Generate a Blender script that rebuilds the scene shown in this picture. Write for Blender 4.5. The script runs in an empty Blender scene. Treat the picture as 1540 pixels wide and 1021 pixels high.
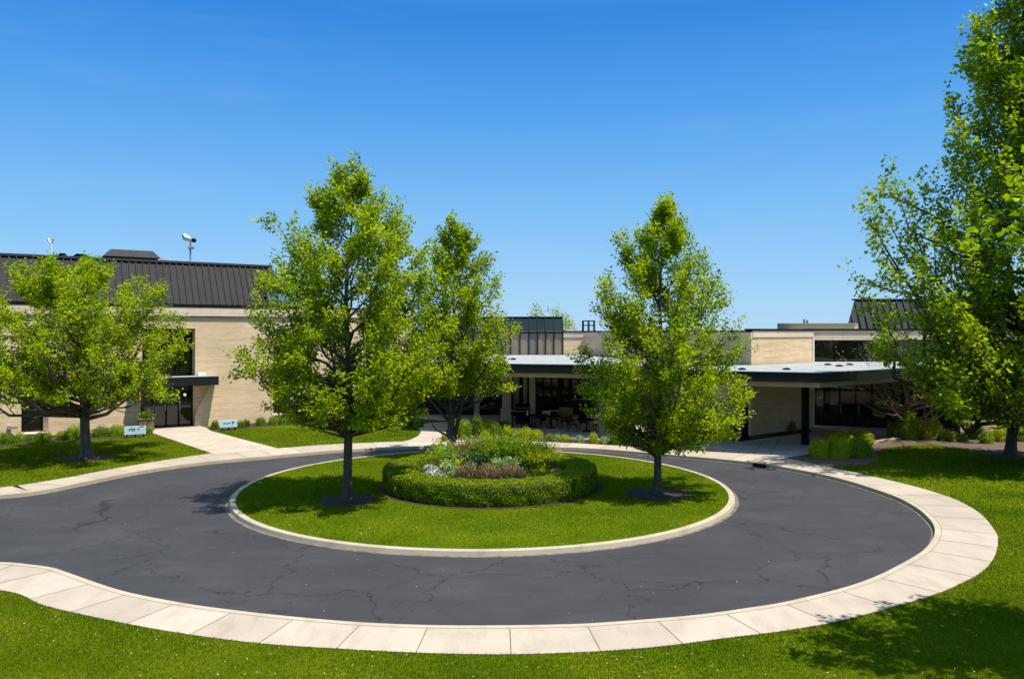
import bpy, math, random
import numpy as np
from mathutils import Vector, Matrix
from mathutils.geometry import tessellate_polygon
random.seed(7)
R = math.radians
C = bpy.context.scene.collection
F0, CX, HY, CH = 1198.0, 770.0, 500.0, 6.0      # focal length / centre / horizon used to survey the photo, eye height 6 m

def G(px, py, z=0.0):                            # surveyed ground point
    Y = (CH - z) * F0 / (py - HY)
    return ((px - CX) / F0 * Y, Y)
def XY(px, Y): return ((px - CX) / F0 * Y, Y)
def ZZ(py, Y): return CH - (py - HY) / F0 * Y

# ------------------------------------------------------------------ materials
MATS = {}
def nodes(m):
    m.use_nodes = True
    nt = m.node_tree
    return nt, nt.nodes, nt.links, nt.nodes['Principled BSDF']
def ramp(N, stops):
    r = N.new('ShaderNodeValToRGB')
    e = r.color_ramp.elements
    e[0].position, e[0].color = stops[0][0], (*stops[0][1], 1)
    e[1].position, e[1].color = stops[-1][0], (*stops[-1][1], 1)
    for p, c in stops[1:-1]:
        x = e.new(p); x.color = (*c, 1)
    return r
def noise(N, L, scale, detail=4, vec=None, rough=0.6):
    n = N.new('ShaderNodeTexNoise'); n.inputs['Scale'].default_value = scale
    n.inputs['Detail'].default_value = detail; n.inputs['Roughness'].default_value = rough
    if vec is not None: L.new(vec, n.inputs['Vector'])
    return n
def world_pos(N): return N.new('ShaderNodeNewGeometry').outputs['Position']
def mapping(N, L, vec, scale=(1, 1, 1), rot=(0, 0, 0)):
    mp = N.new('ShaderNodeMapping'); mp.inputs['Scale'].default_value = scale; mp.inputs['Rotation'].default_value = rot
    L.new(vec, mp.inputs['Vector']); return mp.outputs['Vector']
def mix(N, L, fac, a, b, mode='MIX'):
    m = N.new('ShaderNodeMix'); m.data_type = 'RGBA'; m.blend_type = mode
    for sock, v in ((m.inputs[0], fac), (m.inputs[6], a), (m.inputs[7], b)):
        if hasattr(v, 'links'): L.new(v, sock)
        elif isinstance(v, tuple): sock.default_value = (*v, 1)
        else: sock.default_value = v
    return m.outputs[2]
def math_(N, L, op, a, b=0.0):
    m = N.new('ShaderNodeMath'); m.operation = op
    for i, v in enumerate((a, b)):
        if hasattr(v, 'links'): L.new(v, m.inputs[i])
        else: m.inputs[i].default_value = v
    return m.outputs[0]
def bump(N, L, p, h, strength=.3, dist=.02):
    b = N.new('ShaderNodeBump'); b.inputs['Strength'].default_value = strength; b.inputs['Distance'].default_value = dist
    L.new(h, b.inputs['Height']); L.new(b.outputs[0], p.inputs['Normal'])

def simple(name, col, rough=.6, var=.25, scale=6, metal=0.0, spec=.4):
    if name in MATS: return MATS[name]
    m = bpy.data.materials.new(name); nt, N, L, p = nodes(m)
    n = noise(N, L, scale, 5, world_pos(N))
    lo = tuple(c * (1 - var) for c in col); hi = tuple(min(1, c * (1 + var)) for c in col)
    r = ramp(N, [(.3, lo), (.7, hi)]); L.new(n.outputs['Fac'], r.inputs[0])
    L.new(r.outputs[0], p.inputs['Base Color'])
    p.inputs['Roughness'].default_value = rough; p.inputs['Metallic'].default_value = metal
    p.inputs['Specular IOR Level'].default_value = spec
    bump(N, L, p, n.outputs['Fac'], .15, .01)
    MATS[name] = m; return m

def leafmat(name, dark, light, trans=.35, rough=.5):
    if name in MATS: return MATS[name]
    m = bpy.data.materials.new(name); nt, N, L, p = nodes(m)
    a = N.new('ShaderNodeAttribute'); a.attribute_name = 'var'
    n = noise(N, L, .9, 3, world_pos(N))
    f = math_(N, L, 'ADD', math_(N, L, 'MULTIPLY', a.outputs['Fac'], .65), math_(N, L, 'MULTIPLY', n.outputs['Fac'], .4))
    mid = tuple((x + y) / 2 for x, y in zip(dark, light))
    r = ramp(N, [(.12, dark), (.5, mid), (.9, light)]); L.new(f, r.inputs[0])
    L.new(r.outputs[0], p.inputs['Base Color']); p.inputs['Roughness'].default_value = rough
    p.inputs['Specular IOR Level'].default_value = .10
    t = N.new('ShaderNodeBsdfTranslucent')
    tc = mix(N, L, 1.0, r.outputs[0], (1.1, 1.25, .6), 'MULTIPLY'); L.new(tc, t.inputs['Color'])
    ms = N.new('ShaderNodeMixShader'); ms.inputs[0].default_value = trans
    L.new(p.outputs[0], ms.inputs[1]); L.new(t.outputs[0], ms.inputs[2])
    L.new(ms.outputs[0], N['Material Output'].inputs['Surface'])
    MATS[name] = m; return m

def m_brick():
    m = bpy.data.materials.new('beige_brick'); nt, N, L, p = nodes(m); pos = world_pos(N)
    s = N.new('ShaderNodeSeparateXYZ'); L.new(pos, s.inputs[0])
    u = math_(N, L, 'ADD', math_(N, L, 'MULTIPLY', s.outputs['X'], .86), math_(N, L, 'MULTIPLY', s.outputs['Y'], .5))
    cmb = N.new('ShaderNodeCombineXYZ'); L.new(u, cmb.inputs[0]); L.new(s.outputs['Z'], cmb.inputs[1])
    b = N.new('ShaderNodeTexBrick'); L.new(cmb.outputs[0], b.inputs['Vector'])
    b.inputs['Scale'].default_value = 1.0; b.inputs['Brick Width'].default_value = .30; b.inputs['Row Height'].default_value = .10
    b.inputs['Mortar Size'].default_value = .008; b.inputs['Bias'].default_value = 0
    b.inputs['Color1'].default_value = (.80, .595, .375, 1); b.inputs['Color2'].default_value = (.71, .52, .325, 1)
    b.inputs['Mortar'].default_value = (.62, .47, .31, 1)
    n = noise(N, L, 1.0, 6, mapping(N, L, pos, (.5, .5, 5)))
    r = ramp(N, [(.3, (.80, .78, .74)), (.7, (1.1, 1.1, 1.08))]); L.new(n.outputs['Fac'], r.inputs[0])
    n2 = noise(N, L, .22, 3, pos); r2 = ramp(N, [(.35, (.9, .89, .87)), (.65, (1.04, 1.04, 1.04))]); L.new(n2.outputs['Fac'], r2.inputs[0])
    c = mix(N, L, 1.0, b.outputs['Color'], r.outputs[0], 'MULTIPLY'); c = mix(N, L, 1.0, c, r2.outputs[0], 'MULTIPLY')
    L.new(c, p.inputs['Base Color']); p.inputs['Roughness'].default_value = .85
    bump(N, L, p, b.outputs['Fac'], -.3, .01); return m
def m_asphalt():
    m = bpy.data.materials.new('asphalt'); nt, N, L, p = nodes(m); pos = world_pos(N)
    n1 = noise(N, L, .35, 6, pos); n2 = noise(N, L, 55, 2, pos)
    r = ramp(N, [(.3, (.034, .033, .0345)), (.55, (.042, .0405, .042)), (.75, (.055, .052, .051))]); L.new(n1.outputs['Fac'], r.inputs[0])
    ns = noise(N, L, 1.3, 5, mapping(N, L, pos, (.35, 1.3, 1)))
    rs = ramp(N, [(.35, (.90, .90, .91)), (.7, (1.10, 1.09, 1.08))]); L.new(ns.outputs['Fac'], rs.inputs[0])
    c = mix(N, L, 1.0, r.outputs[0], rs.outputs[0], 'MULTIPLY')
    r2 = ramp(N, [(.35, (.82, .82, .82)), (.65, (1.15, 1.15, 1.15))]); L.new(n2.outputs['Fac'], r2.inputs[0])
    c = mix(N, L, 1.0, c, r2.outputs[0], 'MULTIPLY')
    # sealed cracks: wandering cell borders, present only in places
    d = noise(N, L, .7, 5, pos); dv = N.new('ShaderNodeVectorMath'); dv.operation = 'MULTIPLY_ADD'
    L.new(d.outputs['Color'], dv.inputs[0]); dv.inputs[1].default_value = (2.2, 2.2, 0); L.new(pos, dv.inputs[2])
    def cracks(scale, w, off, lo, hi):
        v = N.new('ShaderNodeTexVoronoi'); v.feature = 'DISTANCE_TO_EDGE'; v.inputs['Scale'].default_value = scale
        L.new(dv.outputs[0], v.inputs['Vector'])
        mr = N.new('ShaderNodeMapRange'); mr.inputs['From Min'].default_value = w * .35; mr.inputs['From Max'].default_value = w
        mr.inputs['To Min'].default_value = 1; mr.inputs['To Max'].default_value = 0; L.new(v.outputs['Distance'], mr.inputs['Value'])
        mk = noise(N, L, off, 3, mapping(N, L, pos, (1, 1, 1), (0, 0, off * 7)))
        rr = ramp(N, [(lo, (0, 0, 0)), (hi, (1, 1, 1))]); L.new(mk.outputs['Fac'], rr.inputs[0])
        return math_(N, L, 'MULTIPLY', mr.outputs[0], rr.outputs[0])
    k1 = cracks(.23, .0058, .19, .33, .45); k2 = cracks(.55, .0068, .33, .40, .51)
    k = math_(N, L, 'MAXIMUM', k1, math_(N, L, 'MULTIPLY', k2, .7))
    c = mix(N, L, math_(N, L, 'MULTIPLY', k, .75), c, (.013, .0115, .011))
    L.new(c, p.inputs['Base Color']); p.inputs['Roughness'].default_value = .8; p.inputs['Specular IOR Level'].default_value = .3
    bump(N, L, p, n2.outputs['Fac'], .35, .006); return m
def m_concrete(name, col, var=.13, slab=False):
    m = bpy.data.materials.new(name); nt, N, L, p = nodes(m); pos = world_pos(N)
    n1 = noise(N, L, .8, 6, pos); n2 = noise(N, L, 22, 4, pos); n3 = noise(N, L, 2.4, 6, mapping(N, L, pos, (1, .3, 1), (0, 0, .5)))
    r = ramp(N, [(.3, tuple(c * (1 - var) for c in col)), (.7, tuple(c * (1 + var) for c in col))]); L.new(n1.outputs['Fac'], r.inputs[0])
    r2 = ramp(N, [(.3, (.9, .9, .9)), (.7, (1.05, 1.05, 1.05))]); L.new(n2.outputs['Fac'], r2.inputs[0])
    r3 = ramp(N, [(.28, (.86, .84, .81)), (.5, (1, 1, 1))]); L.new(n3.outputs['Fac'], r3.inputs[0])
    c = mix(N, L, 1.0, r.outputs[0], r2.outputs[0], 'MULTIPLY'); c = mix(N, L, 1.0, c, r3.outputs[0], 'MULTIPLY')
    if slab:
        a = N.new('ShaderNodeAttribute'); a.attribute_name = 'var'
        r4 = ramp(N, [(0, (.86, .85, .83)), (1, (1.06, 1.06, 1.05))]); L.new(a.outputs['Fac'], r4.inputs[0]); c = mix(N, L, 1.0, c, r4.outputs[0], 'MULTIPLY')
        n5 = noise(N, L, 5, 6, pos); r5 = ramp(N, [(.66, (1, 1, 1)), (.80, (.80, .76, .70))]); L.new(n5.outputs['Fac'], r5.inputs[0]); c = mix(N, L, 1.0, c, r5.outputs[0], 'MULTIPLY')
    L.new(c, p.inputs['Base Color']); p.inputs['Roughness'].default_value = .85
    bump(N, L, p, n2.outputs['Fac'], .2, .004); return m
def m_lawn():
    m = bpy.data.materials.new('lawn_turf'); nt, N, L, p = nodes(m); pos = world_pos(N)
    n1 = noise(N, L, .4, 5, pos); n2 = noise(N, L, 9, 5, pos)
    r = ramp(N, [(.3, (.046, .085, .002)), (.5, (.078, .122, .003)), (.72, (.125, .155, .005))]); L.new(n1.outputs['Fac'], r.inputs[0])
    r2 = ramp(N, [(.3, (.6, .62, .6)), (.7, (1.25, 1.25, 1.2))]); L.new(n2.outputs['Fac'], r2.inputs[0])
    L.new(mix(N, L, 1.0, r.outputs[0], r2.outputs[0], 'MULTIPLY'), p.inputs['Base Color'])
    p.inputs['Roughness'].default_value = .95; p.inputs['Specular IOR Level'].default_value = 0
    bump(N, L, p, n2.outputs['Fac'], .6, .04); return m
def m_glass(name, tint, rough=.03, alpha=.25, spec=.95):
    m = bpy.data.materials.new(name); nt, N, L, p = nodes(m)
    n = noise(N, L, .5, 2, world_pos(N))
    r = ramp(N, [(.3, tuple(c * .8 for c in tint)), (.7, tuple(c * 1.2 for c in tint))]); L.new(n.outputs['Fac'], r.inputs[0])
    L.new(r.outputs[0], p.inputs['Base Color']); p.inputs['Roughness'].default_value = rough; p.inputs['Specular IOR Level'].default_value = spec
    t = N.new('ShaderNodeBsdfTransparent'); t.inputs[0].default_value = (.55, .58, .56, 1)
    ms = N.new('ShaderNodeMixShader'); ms.inputs[0].default_value = alpha
    L.new(p.outputs[0], ms.inputs[1]); L.new(t.outputs[0], ms.inputs[2]); L.new(ms.outputs[0], N['Material Output'].inputs['Surface'])
    bump(N, L, p, n.outputs['Fac'], .03, .05)
    return m
def m_bark(name, a, b):
    m = bpy.data.materials.new(name); nt, N, L, p = nodes(m); pos = world_pos(N)
    n = noise(N, L, 9, 6, mapping(N, L, pos, (1, 1, .25)))
    r = ramp(N, [(.3, a), (.7, b)]); L.new(n.outputs['Fac'], r.inputs[0]); L.new(r.outputs[0], p.inputs['Base Color'])
    p.inputs['Roughness'].default_value = .95; bump(N, L, p, n.outputs['Fac'], .6, .03); return m

BRICK = m_brick(); ASPH = m_asphalt(); LAWN = m_lawn()
CONC = m_concrete('pale_concrete', (.435, .360, .275)); KERB = m_concrete('kerb_concrete', (.42, .355, .25), .1)
PAVE = m_concrete('patio_concrete', (.47, .45, .42), .15)
BAND = m_concrete('fascia_concrete', (.70, .545, .40), .08)
ROOFW = m_concrete('white_roof_membrane', (.31, .32, .30), .12)
JOINT = simple('joint_dirt', (.17, .13, .085), .95)
MULCH = simple('bark_mulch', (.032, .020, .012), .95, .65, 14)
MULCHL = simple('dry_mulch', (.11, .072, .046), .95, .5, 12)
BLACK = simple('black_metal', (.008, .008, .008), .65, .2, 6, 0, .12)
FASC = simple('black_fascia', (.010, .013, .014), .6, .2, 2, 0, .2)
TAN = simple('tan_trim', (.38, .27, .13), .7, .15, 3)
ROOFD = simple('dark_roof_metal', (.026, .0225, .0225), .7, .18, 1.5, 0, .2)
ROOFG = simple('green_black_roof_metal', (.012, .017, .019), .65, .2, 1.5, 0, .25)
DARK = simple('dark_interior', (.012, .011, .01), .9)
GLASS = m_glass('dark_glass', (.012, .014, .014), .03, .35)
GLASSB = m_glass('bronze_reflecting_glass', (.25, .19, .125), .2, .0)
SKYG = m_glass('blue_skylight_glass', (.10, .22, .27), .06, .05)
WHITE = simple('white_paint', (.75, .75, .72), .5, .05)
GREY = simple('grey_paint', (.25, .25, .26), .5, .1)
PANEL = simple('grey_panel', (.17, .155, .14), .7, .1)
BARK = m_bark('bark', (.040, .030, .022), (.11, .085, .062)); BARKG = m_bark('bark_grey', (.055, .042, .030), (.16, .125, .09))
TWIG = m_bark('bare_twig', (.16, .105, .08), (.32, .235, .18))
LEAF = leafmat('tree_leaf', (.055, .135, .005), (.52, .565, .012), .50)
LEAF2 = leafmat('tree_leaf_right', (.050, .130, .005), (.48, .53, .012), .50)
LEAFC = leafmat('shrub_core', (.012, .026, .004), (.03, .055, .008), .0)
LEAFD = leafmat('shrub_leaf_dark', (.045, .095, .006), (.20, .29, .016), .3)
LEAFM = leafmat('shrub_leaf_mid', (.09, .165, .007), (.32, .42, .018), .32)
LEAFY = leafmat('shrub_leaf_yellow', (.19, .23, .008), (.50, .52, .02), .32)
HEDG = leafmat('hedge_leaf', (.065, .115, .004), (.34, .41, .010), .2)
SILV = leafmat('silver_leaf', (.30, .31, .27), (.62, .62, .58), .15)
DRY = leafmat('dry_stem', (.11, .08, .033), (.44, .33, .16), .1)
BLUEG = leafmat('blue_green_leaf', (.03, .09, .06), (.13, .25, .17), .2)
PALEG = leafmat('pale_green_leaf', (.14, .22, .06), (.42, .50, .22), .25)
GRASS = leafmat('grass_blade', (.042, .088, .002), (.215, .225, .006), .33, .8)

# ------------------------------------------------------------------ mesh helpers
WLOC = {}
def link(o, loc, parent):
    C.objects.link(o)
    WLOC[o.name] = Vector(loc)
    if parent is not None:
        o.parent = parent; o.location = Vector(loc) - WLOC[parent.name]
    else: o.location = loc
    return o
def tag(o, label, cat, group=None):
    o['label'] = label; o['category'] = cat
    if group: o['group'] = group
    return o
def struct(o, kind='structure'): o['kind'] = kind; return o
def empty(name, loc, label, cat, group=None):
    o = bpy.data.objects.new(name, None); o.empty_display_size = .3
    link(o, loc, None); return tag(o, label, cat, group)
class Frame:
    def __init__(s, o, ang): s.o = Vector((o[0], o[1])); s.d = Vector((math.cos(ang), math.sin(ang))); s.n = Vector((s.d.y, -s.d.x))
    def __call__(s, a, b, z): p = s.o + s.d * a + s.n * b; return (p.x, p.y, z)
    def at(s, px):                                   # distance along the wall seen at a column of the photo
        k = (px - CX) / F0
        return (k * s.o.y - s.o.x) / (s.d.x - k * s.d.y)
WF = Frame((0, 0), 0); WF.n = Vector((0, 1))
class MB:
    def __init__(s): s.v = []; s.f = []; s.m = []
    def face(s, pts, mi=0):
        i = len(s.v); s.v += [tuple(p) for p in pts]; s.f.append(list(range(i, i + len(pts)))); s.m.append(mi); return s
    def hexa(s, c, mi=0):                            # 8 corners: bottom ring 0-3, top ring 4-7
        i = len(s.v); s.v += [tuple(p) for p in c]
        for q in ((3, 2, 1, 0), (4, 5, 6, 7), (0, 1, 5, 4), (1, 2, 6, 5), (2, 3, 7, 6), (3, 0, 4, 7)):
            s.f.append([i + k for k in q]); s.m.append(mi)
        return s
    def box(s, fr, a0, a1, b0, b1, z0, z1, mi=0):
        return s.hexa([fr(a0, b0, z0), fr(a1, b0, z0), fr(a1, b1, z0), fr(a0, b1, z0), fr(a0, b0, z1), fr(a1, b0, z1), fr(a1, b1, z1), fr(a0, b1, z1)], mi)
    def cube(s, x0, x1, y0, y1, z0, z1, mi=0): return s.box(WF, x0, x1, y0, y1, z0, z1, mi)
    def prism(s, poly, z0, z1, mi=0, bottom=True, top=True):
        n = len(poly); i = len(s.v)
        area = sum(poly[k][0] * poly[(k + 1) % n][1] - poly[(k + 1) % n][0] * poly[k][1] for k in range(n))
        if area < 0: poly = poly[::-1]
        s.v += [(x, y, z0) for x, y in poly] + [(x, y, z1) for x, y in poly]
        for k in range(n):
            s.f.append([i + k, i + (k + 1) % n, i + n + (k + 1) % n, i + n + k]); s.m.append(mi)
        for t in tessellate_polygon([[Vector((x, y, 0)) for x, y in poly]]):
            a, b, c = (Vector(poly[q]) for q in t)
            if (b - a).cross(c - a) < 0: t = (t[0], t[2], t[1])
            if top: s.f.append([i + n + q for q in t]); s.m.append(mi)
            if bottom: s.f.append([i + t[0], i + t[2], i + t[1]]); s.m.append(mi)
        return s
    def sheet(s, poly, z, mi=0):
        i = len(s.v); s.v += [(x, y, z) for x, y in poly]
        for t in tessellate_polygon([[Vector((x, y, 0)) for x, y in poly]]):
            a, b, c = (Vector(poly[q]) for q in t)
            if (b - a).cross(c - a) < 0: t = (t[0], t[2], t[1])
            s.f.append([i + q for q in t]); s.m.append(mi)
        return s
    def tube(s, pts, rad, seg=7, mi=0, cap=True):
        pts = [Vector(p) for p in pts]; i0 = len(s.v); ref = Vector((.3, .2, 1)).normalized()
        for k, p in enumerate(pts):
            t = (pts[min(k + 1, len(pts) - 1)] - pts[max(k - 1, 0)]).normalized()
            u = t.cross(ref if abs(t.dot(ref)) < .95 else Vector((1, 0, 0))).normalized(); w = t.cross(u)
            r = rad[k] if hasattr(rad, '__len__') else rad
            for j in range(seg):
                a = 2 * math.pi * j / seg; q = p + (u * math.cos(a) + w * math.sin(a)) * r
                s.v.append(tuple(q))
        for k in range(len(pts) - 1):
            for j in range(seg):
                a = i0 + k * seg + j; b = i0 + k * seg + (j + 1) % seg
                s.f.append([a, a + seg, b + seg, b]); s.m.append(mi)
        if cap:
            s.f.append([i0 + j for j in range(seg)]); s.m.append(mi)
            s.f.append([i0 + (len(pts) - 1) * seg + j for j in reversed(range(seg))]); s.m.append(mi)
        return s
    def lathe(s, c, prof, seg=12, mi=0):
        return s.tube([(c[0], c[1], c[2] + z) for r, z in prof], [r for r, z in prof], seg, mi)
    def build(s, name, mats, parent=None, loc=None, smooth=False):
        if not isinstance(mats, (list, tuple)): mats = [mats]
        if loc is None: loc = WLOC[parent.name] if parent is not None else (0, 0, 0)
        me = bpy.data.meshes.new(name); lx, ly, lz = loc
        me.from_pydata([(x - lx, y - ly, z - lz) for x, y, z in s.v], [], s.f)
        for m in mats: me.materials.append(m)
        me.polygons.foreach_set('material_index', s.m)
        if smooth: me.polygons.foreach_set('use_smooth', [True] * len(s.f))
        me.update()
        return link(bpy.data.objects.new(name, me), loc, parent)

def np_mesh(name, V, k, var, mats, parent=None, loc=(0, 0, 0), extra=None):
    """V: (n*k,3) vertices of n separate k-gons, var: n values; extra: (verts, faces) of a solid core using material 1"""
    n = len(V) // k; nv = len(V); V = V - np.array(loc)
    fv = np.arange(nv, dtype=np.int32); starts = np.arange(0, nv, k, dtype=np.int32); vv = np.repeat(var, k); mi = np.zeros(n, np.int32)
    if extra is not None:
        ev, ef = extra; ek = ef.shape[1]
        V = np.vstack([V, ev - np.array(loc)]); vv = np.concatenate([vv, np.full(len(ev), .25)])
        fv = np.concatenate([fv, (ef + nv).ravel().astype(np.int32)])
        starts = np.concatenate([starts, nv + np.arange(len(ef), dtype=np.int32) * ek]); mi = np.concatenate([mi, np.full(len(ef), len(mats) - 1, np.int32)])
    me = bpy.data.meshes.new(name)
    me.vertices.add(len(V)); me.vertices.foreach_set('co', V.astype(np.float32).ravel())
    me.loops.add(len(fv)); me.loops.foreach_set('vertex_index', fv)
    me.polygons.add(len(starts)); me.polygons.foreach_set('loop_start', starts)
    for m in mats: me.materials.append(m)
    me.polygons.foreach_set('material_index', mi)
    a = me.attributes.new('var', 'FLOAT', 'POINT'); a.data.foreach_set('value', vv.astype(np.float32))
    me.update(); me.validate()
    return link(bpy.data.objects.new(name, me), loc, parent)

def unit(a): return a / np.maximum(np.linalg.norm(a, axis=1, keepdims=True), 1e-9)
def leaf_quads(P, axis, nrm, L, W, fold=.18):
    axis = unit(axis); side = unit(np.cross(nrm, axis)); up = np.cross(axis, side)
    L = L[:, None]; W = W[:, None]
    b = P; t = P + axis * L - up * L * .12; m = P + axis * L * .48 + up * L * fold * .4
    V = np.stack([b, m + side * W * .5, t, m - side * W * .5], 1)
    return V.reshape(-1, 3)
def leaf_lobed(P, axis, nrm, L, W):
    axis = unit(axis); side = unit(np.cross(nrm, axis)); up = np.cross(axis, side); L = L[:, None]; W = W[:, None]
    q = [P, P + axis * L * .25 + side * W * .55, P + axis * L * .55 + side * W * .30, P + axis * L - up * L * .15,
         P + axis * L * .55 - side * W * .30, P + axis * L * .25 - side * W * .55]
    return np.stack(q, 1).reshape(-1, 3)

# ------------------------------------------------------------------ trees
def tree(name, label, base, tips, rnd, trunk_r, fork_z, leafmat_, bark, leaf=.14, per=22, nprim=46, nsec=7, rise=1.0, cl=.26, env=None,
         group=None, top=None, crown_c=(0, 0), stems=1, lobed=False, bare=False, flat=1.0, extra_limbs=(), ysq=1.0, skip=None):
    rng = np.random.default_rng(rnd); bx, by = base
    t = empty(name, (bx, by, 0), label, 'tree', group)
    tb = MB(); zs = [e[0] for e in env]; rs = [e[1] for e in env]
    top = top or zs[-1]; cx, cy = bx + crown_c[0], by + crown_c[1]
    def env_r(z): return float(np.interp(z, zs, rs))
    def leader(z):
        f = max(0, min(1, z / top)); w = math.sin(z * .9 + rnd) * .12 * f
        return Vector((bx + (cx - bx) * f ** 1.3 + w, by + (cy - by) * f ** 1.3 + math.cos(z * .7 + rnd) * .10 * f, z))
    n = 14
    zz = [top * (i / n) ** 1.1 for i in range(n + 1)]
    fl = lambda z: trunk_r * (1.0 + .75 * math.exp(-z / .16)) * (1 - .12 * min(1, z / fork_z)) if z <= fork_z else trunk_r * .85 * max(.05, (1 - (z - fork_z) / (top - fork_z))) ** 1.1 + .012
    zz = sorted(set([0, .08, .2, .45] + zz[1:] + [fork_z * .8, fork_z]))
    tb.tube([leader(z) - Vector((0, 0, .05 if z == 0 else 0)) for z in zz], [fl(z) for z in zz], 10)
    P, D, T = [], [], []
    xs_ = stems
    def clusters(a, b, k, out):
        for i in range(k):
            f = (i + .6) / k; p = a.lerp(b, min(1, f)); P.append(p); D.append((b - a).normalized()); T.append(f)
    ga = rng.uniform(0, 6.28)
    for i in range(nprim):
        f = (i + .5) / nprim
        zt = zs[0] + (zs[-1] - zs[0]) * f ** 1.08
        az = ga + i * 2.39996 + rng.normal(0, .25); rr = env_r(zt) * (rng.uniform(.80, 1.10) if i % 3 else rng.uniform(.45, .8))
        tip = Vector((cx + math.cos(az) * rr * (xs_ if math.cos(az) > 0 else 1), cy + math.sin(az) * rr * ysq, zt + rng.normal(0, .15)))
        if skip and skip(tip): continue
        z0 = max(fork_z * rng.uniform(.82, 1.12), min(zt - rise * rr * rng.uniform(.75, 1.15), top * .93)); s = leader(z0)
        mid = s.lerp(tip, .5) + Vector((math.cos(az) * rr * .10, math.sin(az) * rr * .10, -.10 * rr))
        path = [s, s.lerp(mid, .55), mid, mid.lerp(tip, .55) + Vector((0, 0, -.02 * rr)), tip]
        jit = .05 * rr
        path = [p + Vector(rng.normal(0, jit * (0 < k < 4), 3)) for k, p in enumerate(path)]
        ln = sum((path[k + 1] - path[k]).length for k in range(4)); r0 = min(fl(z0) * .55, .012 + .017 * ln)
        tb.tube(path, [r0, r0 * .8, r0 * .6, r0 * .38, .006], 6)
        def at(u):
            k = min(3, int(u * 4)); return path[k].lerp(path[k + 1], u * 4 - k)
        pl = (tip - at(.85)).normalized() + Vector((0, 0, .35)); clusters(at(.72), tip, 4, None); clusters(tip, tip + pl * (.30 + .05 * rr), 3, None)
        for j in range(nsec):
            u = .22 + .74 * (j + rng.uniform(.2, .8)) / nsec; p = at(u); tg = (at(min(1, u + .1)) - at(u - .1)).normalized()
            rv = Vector(rng.normal(0, 1, 3)); rv = (rv - tg * rv.dot(tg)).normalized()
            d = (tg * .70 + rv * .80 + Vector((0, 0, .50))).normalized()
            l2 = min(ln * .38, 1.5) * (1.1 - .45 * u) * rng.uniform(.7, 1.2)
            q = p + d * l2; pm = p.lerp(q, .5) + Vector((0, 0, -.06 * l2))
            r1 = max(.007, r0 * (1 - u) * .5)
            tb.tube([p, pm, q], [r1, r1 * .7, .004], 4, cap=False)
            clusters(p.lerp(q, .25), q, max(2, int(l2 / (cl * 1.45))), None)
            if bare or rng.random() < .5:
                rv2 = Vector(rng.normal(0, 1, 3)); d2 = (d + rv2 * .45 + Vector((0, 0, .2))).normalized(); q2 = pm + d2 * l2 * .6
                tb.tube([pm, q2], [r1 * .6, .003], 3, cap=False); clusters(pm.lerp(q2, .4), q2, 2, None)
    for pth, r0, lv in extra_limbs:
        pth = [Vector(p) for p in pth]; k = len(pth)
        tb.tube(pth, [r0 * (1 - .85 * i / (k - 1)) for i in range(k)], 7)
        for i in range(1, k):
            for q in range(lv):
                d = Vector(rng.normal(0, 1, 3)); d.z = abs(d.z) * .6; d.normalize(); p = pth[i - 1].lerp(pth[i], rng.uniform(.2, 1)); e = p + d * rng.uniform(.4, .9)
                tb.tube([p, e], [r0 * .25, .004], 4, cap=False); clusters(p.lerp(e, .4), e, 3, None)
    tr = tb.build('trunk', bark, t, smooth=True)
    if per > 0:
        P = np.array([tuple(p) for p in P]); D = np.array([tuple(p) for p in D]); keep = P[:, 2] > zs[0] - .5
        P, D = P[keep], D[keep]
        cnt = rng.poisson(per, len(P)); idx = np.repeat(np.arange(len(P)), cnt); N = len(idx)
        off = rng.normal(0, 1, (N, 3)) * cl * np.array([.60, .60, .48]) + D[idx] * rng.uniform(-.7, .7, (N, 1)) * cl
        pos = P[idx] + off
        ax = unit(off) * .9 + D[idx] * .4 + rng.normal(0, .55, (N, 3)) + np.array([0, 0, -.10])
        nr = unit(np.array([0, 0, 1.0]) + rng.normal(0, .38, (len(P), 3))[idx] + rng.normal(0, .36, (N, 3)) + off / cl * .25)
        L = leaf * rng.uniform(.65, 1.25, N); W = L * rng.uniform(.6, .85, N)
        var = np.clip(.5 + rng.normal(0, .25, len(P))[idx] + rng.normal(0, .14, N), 0, 1)
        V = leaf_lobed(pos, ax, nr, L, W * 1.25) if lobed else leaf_quads(pos, ax, nr, L, W)
        np_mesh('crown', V, 6 if lobed else 4, var, [leafmat_], t, WLOC[t.name])
    return t

# ------------------------------------------------------------------ shrubs and plants
def ico_grid(nu=18, nv=9):
    u = np.linspace(0, 2 * np.pi, nu, endpoint=False); v = np.linspace(0.0, np.pi / 2, nv)
    U, Vv = np.meshgrid(u, v); D = np.stack([np.cos(U) * np.cos(Vv), np.sin(U) * np.cos(Vv), np.sin(Vv)], -1)
    f = []
    for a in range(nv - 1):
        for b in range(nu): f.append([a * nu + b, a * nu + (b + 1) % nu, (a + 1) * nu + (b + 1) % nu, (a + 1) * nu + b])
    return D.reshape(-1, 3), np.array(f)
def lump(D, ph, amp):
    return 1 + amp * (np.sin(D[:, 0] * 5 + ph) * np.sin(D[:, 1] * 4.3 + ph * 1.7) + .6 * np.sin(D[:, 2] * 7 + D[:, 0] * 3 + ph * .6) + .5 * np.sin(D[:, 0] * 11 + ph * 2.1) * np.sin(D[:, 1] * 10 + ph))
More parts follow.
